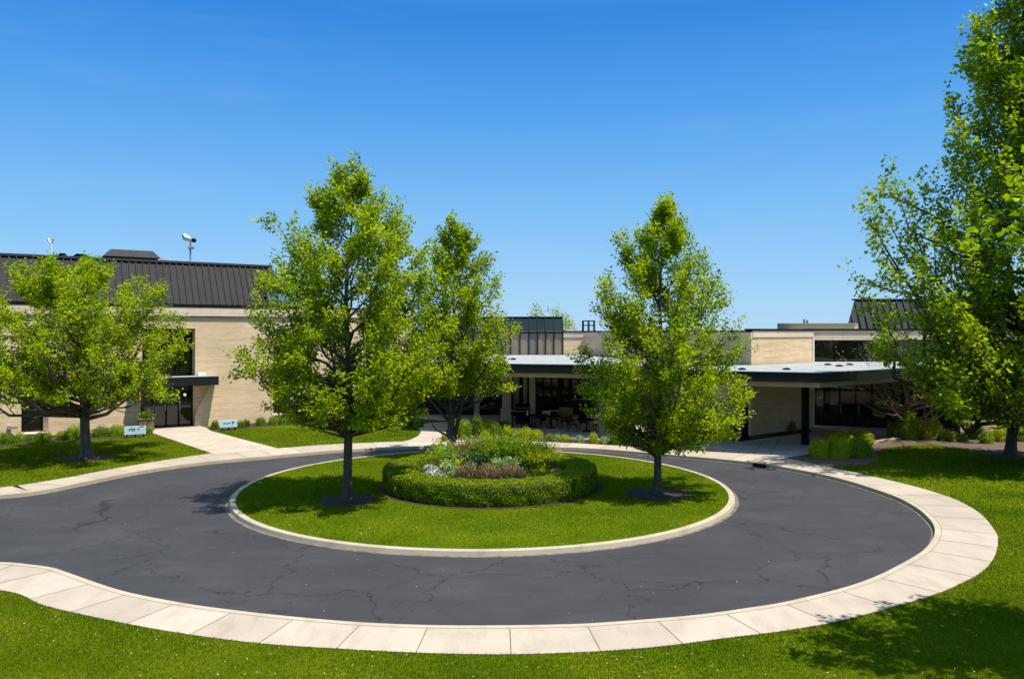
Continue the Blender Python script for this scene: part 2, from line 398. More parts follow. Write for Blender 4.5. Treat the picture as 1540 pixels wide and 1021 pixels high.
def shrub(name, label, loc, rx, ry, h, mat, seed, leaf=.07, n=None, group=None, cat='shrub', rot=0, amp=.10, box=.75, up=.5, core=None, z0=0.0, blade=False):
    rng = np.random.default_rng(seed); ph = rng.uniform(0, 6.28)
    D, f = ico_grid(); S = np.array([rx, ry, h])
    def shape(D):
        d = np.sign(D) * np.abs(D) ** box; d = d / np.maximum(np.linalg.norm(d, axis=1, keepdims=True), 1e-6) ** .55
        return d * S * lump(D, ph, amp)[:, None]
    cr, sr = math.cos(rot), math.sin(rot); Rm = np.array([[cr, sr, 0], [-sr, cr, 0], [0, 0, 1]])
    o = np.array([loc[0], loc[1], z0])
    ev = shape(D) * .86 @ Rm + o - np.array([0, 0, .02])
    area = 2 * math.pi * ((rx * ry + rx * h + ry * h) / 3)
    n = n or int(min(7000, area * 420 * (.07 / leaf) ** 1.6 + 160))
    d = rng.normal(0, 1, (n, 3)); d[:, 2] = np.abs(d[:, 2]); d = unit(d)
    p = shape(d) * rng.uniform(.80, 1.06, (n, 1)); p = p @ Rm + o; dn = d @ Rm
    if blade:
        ax = dn * .6 + np.array([0, 0, 1.1]) + rng.normal(0, .3, (n, 3)); nr = unit(dn + rng.normal(0, .5, (n, 3))); L = leaf * rng.uniform(1.2, 2.6, n); W = L * .13
    else:
        ax = dn + np.array([0, 0, up]) + rng.normal(0, .6, (n, 3)); nr = unit(dn + np.array([0, 0, .6]) + rng.normal(0, .5, (n, 3))); L = leaf * rng.uniform(.7, 1.35, n); W = L * .6
    p[:, 2] = np.maximum(p[:, 2], z0 + .02)
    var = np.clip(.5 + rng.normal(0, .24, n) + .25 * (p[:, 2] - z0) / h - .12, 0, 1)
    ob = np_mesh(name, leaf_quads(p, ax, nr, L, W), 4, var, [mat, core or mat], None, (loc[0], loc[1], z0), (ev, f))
    return tag(ob, label, cat, group)
def tuft(name, label, loc, r, h, mat, seed, n=260, spread=.7, w=.02, cat='plant', group=None, z0=0.0, flowers=None):
    rng = np.random.default_rng(seed)
    a = rng.uniform(0, 6.28, n); q = np.sqrt(rng.uniform(0, 1, n)) * r * .55; hh = h * rng.uniform(.55, 1.05, n)
    P = np.stack([loc[0] + np.cos(a) * q, loc[1] + np.sin(a) * q, np.full(n, z0)], 1)
    a2 = a + rng.normal(0, .6, n); out = rng.uniform(0, 1, n) * spread
    ax = np.stack([np.cos(a2) * out, np.sin(a2) * out, np.ones(n)], 1); side = unit(np.stack([-np.sin(a2 + rng.normal(0, .8, n)), np.cos(a2), np.zeros(n)], 1))
    m = P + ax * hh[:, None] * .6; t = P + ax * hh[:, None] * np.array([1.5, 1.5, .95])
    W = w * rng.uniform(.6, 1.4, n)[:, None]
    V = np.stack([P - side * W * .3, m - side * W, t, m + side * W], 1).reshape(-1, 3)
    # leaflets up the stems
    k = n * 4; i = rng.integers(0, n, k); f = rng.uniform(.35, 1, k)[:, None]; lp = P[i] * (1 - f) + t[i] * f
    la = rng.normal(0, 1, (k, 3)) + np.array([0, 0, .5]); V2 = leaf_quads(lp, la, unit(rng.normal(0, .5, (k, 3)) + np.array([0, 0, 1])), w * 3.2 * rng.uniform(.6, 1.3, k), w * 1.7 * np.ones(k))
    V = np.vstack([V, V2]); var = np.clip(rng.normal(.5, .25, n + k), 0, 1)
    ob = np_mesh(name, V, 4, var, [mat], None, (loc[0], loc[1], z0))
    return tag(ob, label, cat, group)

# ------------------------------------------------------------------ surveyed outlines
def smooth(pts, k=6):
    out = []; n = len(pts)
    for i in range(n - 1):
        p0, p1, p2, p3 = (Vector(pts[max(i - 1, 0)]), Vector(pts[i]), Vector(pts[i + 1]), Vector(pts[min(i + 2, n - 1)]))
        for j in range(k):
            t = j / k
            q = .5 * ((2 * p1) + (p2 - p0) * t + (2 * p0 - 5 * p1 + 4 * p2 - p3) * t * t + (3 * p1 - p0 - 3 * p2 + p3) * t ** 3)
            out.append((q.x, q.y))
    out.append(tuple(pts[-1])); return out
def thin(pts, d=.25):
    o = [pts[0]]
    for p in pts[1:]:
        if math.dist(p, o[-1]) > d: o.append(p)
    return o
KP = [(0, 744.5), (76, 735), (200, 710), (300, 695.5), (391, 687), (500, 677.5), (584, 673), (660, 670.5), (740, 670), (821, 672), (900, 675), (1024, 685), (1140, 696.5),
      (1245, 715), (1330, 740), (1372, 759), (1398, 780), (1406, 798), (1397, 819), (1368, 840.5), (1298, 874), (1193, 902), (1116, 915), (1035, 925.5), (910, 935.5),
      (845, 938.5), (746, 940), (645, 939.5), (545, 935.5), (447, 927.5), (355, 917.5), (270, 905.5), (180, 887), (100, 860), (78, 853), (40, 848), (0, 845)]
OP = [(0, 733), (92, 719.5), (200, 699.5), (323, 681), (418, 674), (500, 668), (604, 663.8), (672, 662), (750, 661.8), (787, 663), (870, 666.5), (930, 670), (1024, 672.5), (1077, 675.5), (1140, 682),
      (1190, 690), (1245, 702), (1316, 717), (1382, 733), (1435, 750), (1473, 771), (1495, 796), (1501, 812), (1495, 838), (1477, 859), (1445, 877), (1400, 895.5), (1275, 930.5), (1187, 947), (1096, 958.5), (985, 972.5), (870, 980.5),
      (750, 983.5), (625, 981), (500, 974.5), (390, 967), (280, 953), (188, 937), (105, 919.5), (60, 908), (0, 887)]
K = [(-400, 18), (-45, 24.8)] + smooth([(-32, 25.6), (-27, 26.2), (-22.5, 27.6)] + [G(*p) for p in KP] + [(-16, 20.9), (-20, 20.4), (-26, 19.6)], 5) + [(-45, 17), (-400, 10)]
O = [(-400, 19.2), (-45, 26)] + smooth([(-32, 26.8), (-27.3, 27.4), (-22.8, 28.8)] + [G(*p) for p in OP] + [(-15.5, 19.1), (-20, 18.7), (-26, 18)], 5) + [(-45, 15.5), (-400, 8.5)]
K, O = thin(K, .15), thin(O, .15)
def offset(pl, d):
    out = []
    for i, p in enumerate(pl):
        a, b = Vector(pl[max(i - 1, 0)]), Vector(pl[min(i + 1, len(pl) - 1)]); t = (b - a).normalized()
        out.append((p[0] - t.y * d, p[1] + t.x * d))
    return out
KO = offset(K, .17); KL = offset(K, .08)                 # left of travel is away from the road

def flat(name, poly, z, mat, kind='structure'): return struct(MB().sheet(poly, z).build(name, mat), kind)
BIG = [(-400, -150), (900, -150), (900, 1600), (-900, 1600), (-900, 18)]
flat('ground', KL + BIG[:], -.012, LAWN)
flat('road', K, -.13, ASPH)
# kerb: top strip and face
kb = MB()
for i in range(len(K) - 1):
    a, b, c, d = K[i], K[i + 1], KO[i + 1], KO[i]
    kb.face([(*a, .004), (*b, .004), (*c, .004), (*d, .004)]); 
    kb.face([(*a, -.14), (*b, -.14), (*b, .004), (*a, .004)])
struct(kb.build('kerb', KERB))
gut = MB(); GI = offset(K, -.10)
for i in range(len(K) - 1):
    gut.face([(*K[i], -.126), (*K[i + 1], -.126), (*GI[i + 1], -.126), (*GI[i], -.126)])
struct(gut.build('gutter_edge', simple('gutter_grit', (.15, .125, .09), .95, .5, 5)))
flat('sidewalk', KO + O[::-1], 0, CONC)
def ray_hit(p, d, pl):
    best = None
    for a, b in zip(pl, pl[1:]):
        ex, ey = b[0] - a[0], b[1] - a[1]; den = d[0] * ey - d[1] * ex
        if abs(den) < 1e-9: continue
        t = ((a[0] - p[0]) * ey - (a[1] - p[1]) * ex) / den; u = ((a[0] - p[0]) * d[1] - (a[1] - p[1]) * d[0]) / den
        if 0 <= u <= 1 and .2 < t < 4.5 and (best is None or t < best): best = t
    return best
SLABM = m_concrete('slab_concrete', (.435, .360, .275), .1, True)
jm = MB(); acc = 0.35; sq = []; sv = []; sid = .5; prev = None
SLABID = {}
for i in range(len(K) - 1):
    SLABID[i] = sid; acc += math.dist(K[i], K[i + 1])
    if acc > 1.4 and abs(K[i][0]) < 30:
        acc = 0; sid = random.random(); t = Vector((K[i + 1][0] - K[i][0], K[i + 1][1] - K[i][1])).normalized(); d = Vector((-t.y, t.x))
        h = ray_hit(KO[i], d, O)
        if h:
            a = Vector(KO[i]); b = a + d * h; w = t * .011
            jm.face([(*(a - w), .008), (*(a + w), .008), (*(b + w), .008), (*(b - w), .008)])
for i in range(1, len(K) - 1):
    if abs(K[i][0]) > 30: prev = None; continue
    t = Vector((K[i + 1][0] - K[i - 1][0], K[i + 1][1] - K[i - 1][1])).normalized(); d = Vector((-t.y, t.x)); h = ray_hit(KO[i], d, O)
    cur_ = (Vector(KO[i]), Vector(KO[i]) + d * (h - .004)) if h else None
    if cur_ and prev: sq += [(*prev[0], .004), (*cur_[0], .004), (*cur_[1], .004), (*prev[1], .004)]; sv.append(SLABID[i])
    prev = cur_
struct(np_mesh('sidewalk_slabs', np.array(sq)[::1], 4, np.array(sv), [SLABM]))
for i in range(len(KO) - 1):                               # seam between kerb and walk
    if abs(K[i][0]) < 40:
        e = offset(KO[i:i + 2], .012); jm.face([(*KO[i], .0085), (*KO[i + 1], .0085), (*e[1], .0085), (*e[0], .0085)])
struct(jm.build('sidewalk_joint', JOINT))

# paths, patio, entry pad, beds
PATH1 = [G(*p) for p in [(322, 683), (421, 675), (370, 662), (317, 648), (310, 643), (294, 639), (220, 643), (224, 650), (236, 653.5)]]
PATH2 = thin(smooth([G(*p) for p in [(598, 665), (616, 661.5), (629, 655), (633, 648), (630, 644), (638, 638), (655, 635.5), (700, 634.5)]], 5), .05) + [G(*p) for p in [(700, 642), (676, 645), (670, 648), (671, 655), (676, 664)]]
flat('path', PATH1, .010, CONC); flat('path', PATH2, .010, CONC)
PLAZA = [G(*p) for p in [(624, 620.5), (690, 620.5), (690, 629.5), (640, 629.5)]]
flat('path', PLAZA, .002, CONC)
PATIO = [G(*p) for p in [(690, 634), (705, 641), (771, 651), (800, 654), (916, 661.5), (985, 664.5), (985, 640)]] + [(9.5, 58.5), (-9, 58.5), (-6, 52)]
PATIO = [(-9.5, 58.8)] + [G(640, 630.2)] + [G(*p) for p in [(690, 633.8), (705, 641), (771, 652), (800, 655), (916, 662.5), (985, 665.5)]] + [(9.4, 50), (9.3, 58.8)]
flat('patio', PATIO, .001, PAVE)
PAD = [G(*p) for p in [(1012, 672), (1024, 672.6), (1077, 675.6), (1140, 682.1), (1182, 688.7)]] + [(15.2, 39.8), (20.3, 44.3), (24.5, 47.0), (26.5, 50.5), (19, 53.5), (17.4, 50), (14.3, 47.2), (9.6, 46)]
flat('entry_paving', PAD, .006, PAVE)
pj = MB()
for k in range(7):
    a = Vector(PAD[0]).lerp(Vector(PAD[4]), (k + .5) / 7.5); b = a + Vector((.38, .925)) * (5.5 if k < 5 else 8)
    w = Vector((.012, -.004)); pj.face([(*(a - w), .0105), (*(a + w), .0105), (*(b + w), .0105), (*(b - w), .0105)])
struct(pj.build('paving_joint', JOINT))
PKERB = MB(); e = [Vector((14.75, 38.95)), Vector((15.55, 39.75)), Vector((20.6, 44.1)), Vector((24.6, 46.7))]
for a, b in zip(e, e[1:]):
    t = (b - a).normalized(); nn = Vector((t.y, -t.x)) * .09
    PKERB.hexa([(*(a - nn), 0), (*(a + nn), 0), (*(b + nn), 0), (*(b - nn), 0), (*(a - nn), .09), (*(a + nn), .09), (*(b + nn), .09), (*(b - nn), .09)])
struct(PKERB.build('kerb', CONC))
BEDS = []
def bed(pts, mat=MULCH, z=-.004, px=True):
    poly = [G(*p) for p in pts] if px else pts
    BEDS.append(poly); flat('mulch_bed', poly, z, mat)
bed([(-40, 676), (0, 671.5), (60, 666), (100, 663), (186, 657.5), (234, 653.3), (226, 647), (215, 644), (120, 650), (0, 657), (-40, 659)])
bed([(312, 643), (319, 648), (349, 645.5), (396, 641.3), (480, 636.5), (530, 637), (565, 639.5), (600, 642), (628, 644.6), (632, 641), (640, 634), (600, 628), (520, 628), (400, 634)])
bed([(678, 662), (750, 661.6), (787, 662.8), (870, 666.3), (930, 669.8), (1012, 672), (985, 666), (916, 663), (800, 655.4), (771, 652.6), (720, 644), (697, 641), (676, 645), (671, 651)])
bed([(1187, 689), (1245, 701), (1300, 699), (1322, 690), (1318, 680), (1335, 672), (1400, 668), (1440, 674), (1500, 684), (1620, 690), (1700, 650), (1470, 645), (1345, 646), (1311, 657), (1218, 680)], MULCHL)
bed([(10.2, 45.9), (12.6, 43.8), (14.9, 45.6), (18.2, 48.2), (18.6, 49.9), (13.9, 46.3)], MULCH, .0085, False)
IC, IR = Vector((-1.07, 31.35)), 9.5
def disc(c, r, n=64, wob=0): return [(c[0] + math.cos(2 * math.pi * i / n) * r * (1 + wob * math.sin(i * 1.7) * math.sin(i * .9)), c[1] + math.sin(2 * math.pi * i / n) * r * (1 + wob * math.sin(i * 1.7) * math.sin(i * .9))) for i in range(n)]
# island: kerb ring and gently crowned lawn
ik = MB()
prof = [(9.5, -.14), (9.47, -.005), (9.45, .01), (9.27, .01), (9.27, -.1)]; n = 144
for i in range(n):
    a0, a1 = 2 * math.pi * i / n, 2 * math.pi * (i + 1) / n
    for (r0, z0), (r1, z1) in zip(prof, prof[1:]):
        ik.face([(IC.x + r0 * math.cos(a0), IC.y + r0 * math.sin(a0), z0), (IC.x + r0 * math.cos(a1), IC.y + r0 * math.sin(a1), z0), (IC.x + r1 * math.cos(a1), IC.y + r1 * math.sin(a1), z1), (IC.x + r1 * math.cos(a0), IC.y + r1 * math.sin(a0), z1)])
struct(ik.build('island_kerb', KERB))
ig = MB(); disc_g = [(IC.x + 9.62 * math.cos(2 * math.pi * i / n), IC.y + 9.62 * math.sin(2 * math.pi * i / n)) for i in range(n)]
disc_h = [(IC.x + 9.49 * math.cos(2 * math.pi * i / n), IC.y + 9.49 * math.sin(2 * math.pi * i / n)) for i in range(n)]
for i in range(n):
    j = (i + 1) % n; ig.face([(*disc_g[i], -.126), (*disc_g[j], -.126), (*disc_h[j], -.126), (*disc_h[i], -.126)])
struct(ig.build('gutter_edge', MATS['gutter_grit']))
flat('island_lawn', disc(IC, 9.29, 96), -.005, LAWN)
HC = (-.86, 31.45)
TL, TR, TM, TF = G(523, 752), G(989, 742), (-2.95, 38.4), G(130, 688)
for c, r in ((TL, 1.07), (TR, 1.22), (TF, 1.3), (TM, .9)):
    p = disc(c, r, 40, .06); BEDS.append(p); flat('mulch_ring', p, .004, MULCH)
p = disc(HC, 4.36, 64, .01); BEDS.append(p); flat('mulch_ring', p, .003, MULCH)
p = disc((24.6, 39.3), 1.5, 40, .08); BEDS.append(p); flat('mulch_ring', p, .004, MULCH)
flat('soil_mound', disc(HC, 3.2, 48, .02), .05, MULCH)

# ------------------------------------------------------------------ grass
def inside(P, poly):
    x, y = P[:, 0], P[:, 1]; r = np.zeros(len(P), bool); q = np.array(poly); a = q; b = np.roll(q, -1, 0)
    for (x0, y0), (x1, y1) in zip(a, b):
        if y0 == y1: continue
        c = ((y0 > y) != (y1 > y)) & (x < (x1 - x0) * (y - y0) / (y1 - y0) + x0); r ^= c
    return r
WFr = Frame((-29.05, 45.2), math.atan2(8.2, 12.55))          # left wing wall line
def grass_patch(name, y0, y1, dens, h, w, seed, island=False):
    rng = np.random.default_rng(seed); xm = min(30, y1 * .72)
    N = int((y1 - y0) * 2 * xm * dens); P = np.stack([rng.uniform(-xm, xm, N), rng.uniform(y0, y1, N)], 1)
    ok = (np.abs(P[:, 0]) < P[:, 1] * .69 + .6)
    if island: ok &= np.hypot(P[:, 0] - IC.x, P[:, 1] - IC.y) < 9.25
    else: ok &= ~inside(P, thin(O, .4))
    P = P[ok]
    bad = np.zeros(len(P), bool)
    for b in BEDS + [PATH1, PATH2, PAD, PLAZA, PATIO]: bad |= inside(P, b)
    nrm = np.array(WFr.n); bad |= ((P - np.array(WFr.o)) @ nrm < .2) & (P[:, 0] < 0)
    bad |= (P[:, 0] > 8) & (P[:, 1] > 46)
    P = P[~bad]; N = len(P)
    tone = .5 + .28 * np.sin(P[:, 0] * .9 + 1.3 * np.sin(P[:, 1] * .7)) * np.sin(P[:, 1] * 1.1 + P[:, 0] * .4)
    var = np.clip(tone + rng.normal(0, .22, N), 0, 1); patch = np.sin(P[:, 0] * .55 + 2.1 * np.sin(P[:, 1] * .31 + 1)) * np.sin(P[:, 1] * .62 + 1.4 * np.sin(P[:, 0] * .4)) + .6 * np.sin(P[:, 0] * 2.3 + P[:, 1]) * np.sin(P[:, 1] * 2.9 - P[:, 0] * .7)
    var = np.clip(var + .16 * patch, 0, 1); var[rng.random(N) < .012 + .05 * np.clip(patch, 0, 1)] = 1
    hh = h * rng.uniform(.5, 1.2, N); a = rng.uniform(0, 6.28, N); l = rng.uniform(.1, .8, N)
    b = np.stack([P[:, 0], P[:, 1], np.full(N, -.012)], 1); s = np.stack([np.cos(a), np.sin(a), np.zeros(N)], 1) * (w * rng.uniform(.6, 1.3, N))[:, None]
    a2 = rng.uniform(0, 6.28, N); t = b + np.stack([np.cos(a2) * l * hh, np.sin(a2) * l * hh, hh], 1)
    V = np.stack([b - s, b + s, t], 1).reshape(-1, 3)
    o = np_mesh('grass', V, 3, var, [GRASS]); o['kind'] = 'stuff'
    o['label'] = 'short mown green grass on the ' + name; o['category'] = 'grass'
grass_patch('lawn in front of the walk', 12.8, 19, 1700, .055, .006, 1)
grass_patch('lawn beside the right walk', 19, 27, 650, .06, .009, 2)
grass_patch('lawns near the buildings', 27, 50, 260, .06, .014, 3)
grass_patch('round island', 21.8, 41, 620, .055, .009, 4, True)
# pale fallen petals
rng = np.random.default_rng(5); N = 11000
P = np.stack([rng.uniform(-24, 24, N), rng.uniform(13, 46, N)], 1); P = P[np.abs(P[:, 0]) < P[:, 1] * .68]
onroad = inside(P, thin(K, .4)) & (np.hypot(P[:, 0] - IC.x, P[:, 1] - IC.y) > 9.6)
keep = (~onroad) | (rng.random(len(P)) < .10); keep &= (rng.random(len(P)) < .55) & (np.hypot(P[:, 0] - HC[0], P[:, 1] - HC[1]) > 4.7)
P, onroad = P[keep], onroad[keep]; n = len(P); z = np.where(onroad, -.122, .05)
inO = inside(P, thin(O, .4)) & ~onroad & (np.hypot(P[:, 0] - IC.x, P[:, 1] - IC.y) > 9.3)
P, z = P[~inO], z[~inO]; n = len(P)
b = np.stack([P[:, 0], P[:, 1], z], 1)
V = leaf_quads(b, np.stack([rng.normal(0, 1, n), rng.normal(0, 1, n), rng.normal(0, .2, n)], 1), unit(rng.normal(0, .3, (n, 3)) + np.array([0, 0, 1])), rng.uniform(.018, .045, n), rng.uniform(.012, .03, n))
o = np_mesh('fallen_petal', V, 4, np.clip(rng.normal(.5, .3, n), 0, 1), [leafmat('petal', (.30, .30, .14), (.68, .66, .48), .2)])
o['kind'] = 'stuff'; o['label'] = 'pale fallen petals scattered over lawn and drive'; o['category'] = 'petals'

# ------------------------------------------------------------------ left wing
W = WFr
S = W.at
def Yat(px): return W(S(px), 0, 0)[1]
lw = empty('brick_building', W(0, 0, 0), 'long two storey beige brick building with dark ribbed mansard roof on the left', 'building')
sA, sE = -9.0, S(622)
ops = [(S(32), S(73)), (S(214), S(293.5)), (S(411), S(437))]
TOPW = 7.0; OPZ = 6.25
wl = MB(); cur = sA
FL = 1.05                                                      # flare of the door surround
dL, dR = ops[1]
segs = [(sA, ops[0][0]), (ops[0][1], dL - FL - .1), (dR + FL + .1, ops[2][0]), (ops[2][1], sE)]
for a, b in segs: wl.box(W, a, b, -1.6, 0, -.1, TOPW)
wl.box(W, *ops[0], -1.6, 0, OPZ, TOPW); wl.box(W, *ops[0], -1.6, 0, -.1, .12)
wl.box(W, *ops[2], -1.6, 0, OPZ, TOPW); wl.box(W, *ops[2], -1.6, 0, -.1, .40)
wl.box(W, dL - FL - .1, dR + FL + .1, -1.6, 0, OPZ, TOPW)
wl.box(W, sA, sE, -17, -1.6, -.1, TOPW)
# piers beside the door, with the curved flare under the canopy
zc0, zc1 = .75, 2.75
for side, e in ((-1, dL), (1, dR)):
    fz = lambda z: 0 if z < zc0 else FL * ((z - zc0) / (zc1 - zc0)) ** 1.1
    zsx = [-.1, zc0] + [zc0 + (zc1 - zc0) * k / 8 for k in range(1, 9)]
    for z0, z1 in zip(zsx, zsx[1:]):
        f0, f1 = fz(z0), fz(z1); q = e + side * (FL + .1)
        wl.face([W(e + side * f0, 0, z0), W(q, 0, z0), W(q, 0, z1), W(e + side * f1, 0, z1)][::side])
        wl.face([W(e, -.6, z0), W(e + side * f0, 0, z0), W(e + side * f1, 0, z1), W(e, -.6, z1)][::side])
    a, b = sorted((e, e + side * (FL + .1)))
    wl.box(W, a, b, -1.6, 0, zc1, OPZ)
    wl.box(W, a, b, -1.6, -.61, -.1, zc1)
wl.build('wall', BRICK, lw)
# splayed jamb of the first slot window and sills
j = MB(); a = S(65)
j.prism([W(ops[0][1], 0.003, 0)[:2], W(ops[0][1], -.9, 0)[:2], W(a, -.9, 0)[:2]], .12, OPZ); j.build('jamb', BAND, lw)
for (a, b), z in ((ops[0], .12), (ops[2], .40)):
    MB().box(W, a + .02, b - .02, -.85, .06, z, z + .06).build('sill', BAND, lw)
fb = MB(); fb.box(W, sA, sE + .05, -1, .14, TOPW + .05, 7.6); fb.build('fascia', BAND, lw)
MB().box(W, sA, sE + .03, -1, .02, TOPW, TOPW + .05).build('fascia_shadow_gap', BLACK, lw)
def window(parent, fr, a, b, nn, z0, z1, mull=1, glass=GLASS, rails=(), fw=.06, name='window'):
    f = MB()
    for x in [a, b - fw] + [a + (b - a) * (k + 1) / (mull + 1) - fw / 2 for k in range(mull)]: f.box(fr, x, x + fw, nn - .05, nn + .05, z0, z1)
    for z in [z0, z1 - fw] + list(rails): f.box(fr, a + fw, b - fw, nn - .045, nn + .045, z, z + fw)
    w = f.build(name, BLACK, parent)
    MB().box(fr, a + .02, b - .02, nn - .012, nn, z0 + .02, z1 - .02).build('pane', glass, w)
    return w
w1 = window(lw, W, ops[0][0], S(65.5), -.85, .18, OPZ, 1)
bl = MB(); s0, s1 = S(46), S(65)
for k in range(7):
    x = s0 + (s1 - s0) * (k + .2) / 7; bl.box(W, x, x + (s1 - s0) / 7 * .6, -1.05, -1.0, .3, OPZ - .2)
bl.build('blinds', simple('blind_cloth', (.22, .20, .18), .8), w1)
MB().box(W, ops[0][0], S(65.5), -1.58, -1.5, .18, OPZ).build('window_backing', DARK, w1)
window(lw, W, *ops[2], -.95, .46, OPZ, 1)
window(lw, W, *ops[1], -.95, 3.35, OPZ, 3)
# entrance doors
dt = window(lw, W, dL, dR, -.75, .03, 2.9, 0, GLASS, (2.25,), .08, 'door')
for px in (234, 253, 272):
    MB().box(W, S(px) - .04, S(px) + .04, -.71, -.64, .03, 2.25).build('door_stile', BLACK, dt)
for px in (233, 251, 273):
    MB().box(W, S(px) - .035, S(px) + .035, -.635, -.59, 1.0, 1.45).build('handle', GREY, dt)
MB().box(W, dL, dR, -1.1, -.7, 2.93, 3.34).build('spandrel', BLACK, lw)
MB().tube([W(S(281), -.72, 2.0), W(S(281), -.6, 2.0)], .09, 12).build('door_lamp', WHITE, lw)
c0, c1 = S(198), S(323.5)
cp = MB().box(W, c0, c1, 0.01, 1.0, 2.66, 3.20).build('door_canopy', FASC, lw)
MB().box(W, c0 - .02, c1 + .02, 0.012, 1.03, 3.203, 3.25).build('canopy_edge_trim', ROOFW, cp)
MB().box(W, S(294), S(306), .25, .7, 3.25, 3.45).build('canopy_light_box', WHITE, cp)
# mansard roof with standing seams, hip at its right end
ez, rz, en, rn = 7.80, 10.5, .06, -1.6
sR1 = S(447); hip = 1.3
mr = MB(); mr.hexa([W(sA, en, ez), W(sR1, en, ez), W(sR1, -16.5, ez), W(sA, -16.5, ez), W(sA, rn, rz), W(sR1 - hip, rn, rz), W(sR1 - hip, -14.8, rz), W(sA, -14.8, rz)])
rf = mr.build('roof', ROOFD, lw)
sm = MB(); x = sA + .2
while x < sR1 - .05:
    zt = rz if x < sR1 - hip else ez + (rz - ez) * (sR1 - x) / hip; k = (zt - ez) / (rz - ez); nt = en + (rn - en) * k
    sm.hexa([W(x, en + .004, ez), W(x + .07, en + .004, ez), W(x + .07, en + .1, ez), W(x, en + .1, ez), W(x, nt + .004, zt), W(x + .07, nt + .004, zt), W(x + .07, nt + .1, zt), W(x, nt + .1, zt)])
    x += .40
sm.build('roof_seams', ROOFD, rf)
rc = MB().box(W, sA, sR1 - hip + .05, rn - .5, rn + .14, rz + .004, rz + .14); rc.build('ridge_cap', simple('ridge_metal', (.045, .04, .04), .5), rf)
MB().box(W, sA, sR1 + .02, .02, en + .12, ez - .16, ez - .003).build('gutter', BLACK, rf)
# tilted blue skylight in the roof
a, b = S(404), S(443); sk = MB()
sk.hexa([W(a, en + .02, 7.72), W(b, en + .02, 7.72), W(b, -1, 7.72), W(a, -1, 7.72), W(a - .25, en - .25, 8.7), W(b - .25, en - .25, 8.7), W(b - .25, -1.0, 8.7), W(a - .25, -1, 8.7)])
sko = sk.build('skylight', BLACK, lw)
MB().face([W(a + .12, en + .025, 7.78), W(b - .1, en + .025, 7.78), W(b - .3, en - .225, 8.63), W(a - .08, en - .225, 8.63)]).build('skylight_pane', SKYG, sko)
# parapet beyond the roof
MB().box(W, sR1 + .1, sE + .06, -16.9, .03, 7.604, 7.75).build('coping', BLACK, lw)
# roof-top plant
def rooftop(name, label, px0, px1, y0, y1, n, chamfer, mat, group=None, cat='rooftop unit', base=False):
    a, b = S(px0), S(px1); sY = W((a + b) / 2, n, 0)[1]; k = (W((a + b) / 2, n, 0)[0])
    z0, z1 = ZZ(y1, sY), ZZ(y0, sY)
    zr = rz + .003; z0 = max(z0, zr + .05)
    e = empty(name, W((a + b) / 2, n, zr), label, cat, group)
    d = (b - a) * .35
    m = MB(); zb = z0 + (z1 - z0) * .18
    m.hexa([W(a, n + d, zb), W(b, n + d, zb), W(b, n - d, zb), W(a, n - d, zb), W(a + chamfer, n + d - chamfer * .6, z1), W(b - chamfer, n + d - chamfer * .6, z1), W(b - chamfer, n - d + chamfer * .6, z1), W(a + chamfer, n - d + chamfer * .6, z1)])
    m.box(W, a + chamfer * .25, b - chamfer * .4, n - d * .85, n + d * .85, z0 + .001, zb - .002); m.build('hood', mat, e)
    MB().box(W, a + .3 * chamfer + .1, b - .3 * chamfer - .25, n - d * .7, n + d * .7, zr, z0).build('kerb_base', TAN, e)
    MB().box(W, (a + b) / 2 - .01, (a + b) / 2 + .01, n + d - .02, n + d + .006, zb + .01, zb + .1).build('seam', BLACK, e)
rooftop('rooftop_unit', 'big dark chamfered vent hood on the ridge of the left building', 166, 256, 378, 391, -4.5, .45, simple('unit_metal', (.035, .030, .029), .65, .2, 4, 0, .2), 'rooftop units')
rooftop('rooftop_unit', 'small grey vent box just right of the big vent hood', 256, 272, 389, 397, -4.0, .15, GREY, 'rooftop units')
rooftop('rooftop_unit', 'low dark vent hump far left on the ridge', 92, 112, 381, 389, -4.2, .5, ROOFD, 'rooftop units')
rooftop('rooftop_unit', 'wide low dark hump left of the big vent hood', 114, 150, 382, 390, -4.4, .9, ROOFD, 'rooftop units')
def pole(name, label, px, y, y0, cat):
    s = S(px); p = W(s, -3.0, rz); Y = p[1]; s = S(px) + .0; zt = ZZ(y, Y)
    return empty(name, p, label, cat), p, zt
e, p, zt = pole('floodlight_pole', 'thin roof mast with white floodlight near the left roof end', 301, 355, 399, 'floodlight')
V3 = lambda p, dx, dy, z: (p[0] + dx, p[1] + dy, z)
MB().tube([V3(p, 0, 0, rz - .3), V3(p, 0, 0, zt - .25)], .055, 8).lathe((p[0], p[1], rz), [(.22, 0), (.2, .05), (.07, .35)], 10).build('mast', GREY, e)
MB().tube([V3(p, -.36, -.28, zt - .12), V3(p, -.30, -.22, zt - .1), V3(p, -.06, 0, zt - .2), V3(p, -.03, 0, zt - .2)], [.21, .22, .16, .05], 12).build('lamp_head', WHITE, e)
MB().tube([V3(p, .22, -.12, zt - .3), V3(p, .28, .05, zt - .3)], [.14, .14], 14).build('round_lamp', BLACK, e)
MB().tube([V3(p, -.02, 0, zt - .28), V3(p, .4, 0, zt - .28)], .05, 6).build('bracket', GREY, e)
MB().cube(p[0] - .12, p[0] + .2, p[1] - .12, p[1] + .12, rz + 1.1, rz + 1.25).build('junction_box', GREY, e)
e, p, zt = pole('roof_mast', 'thin pale mast with two small heads behind the far left tree', 82, 359, 384, 'mast')
MB().tube([V3(p, 0, 0, rz - .3), V3(p, 0, 0, zt - .2)], .05, 8).build('mast', WHITE, e)
for dx in (-.22, .12):
    MB().tube([V3(p, dx, 0, zt), V3(p, dx * .3, 0, zt - .3)], [.08, .04], 8).build('mast_head', WHITE, e)
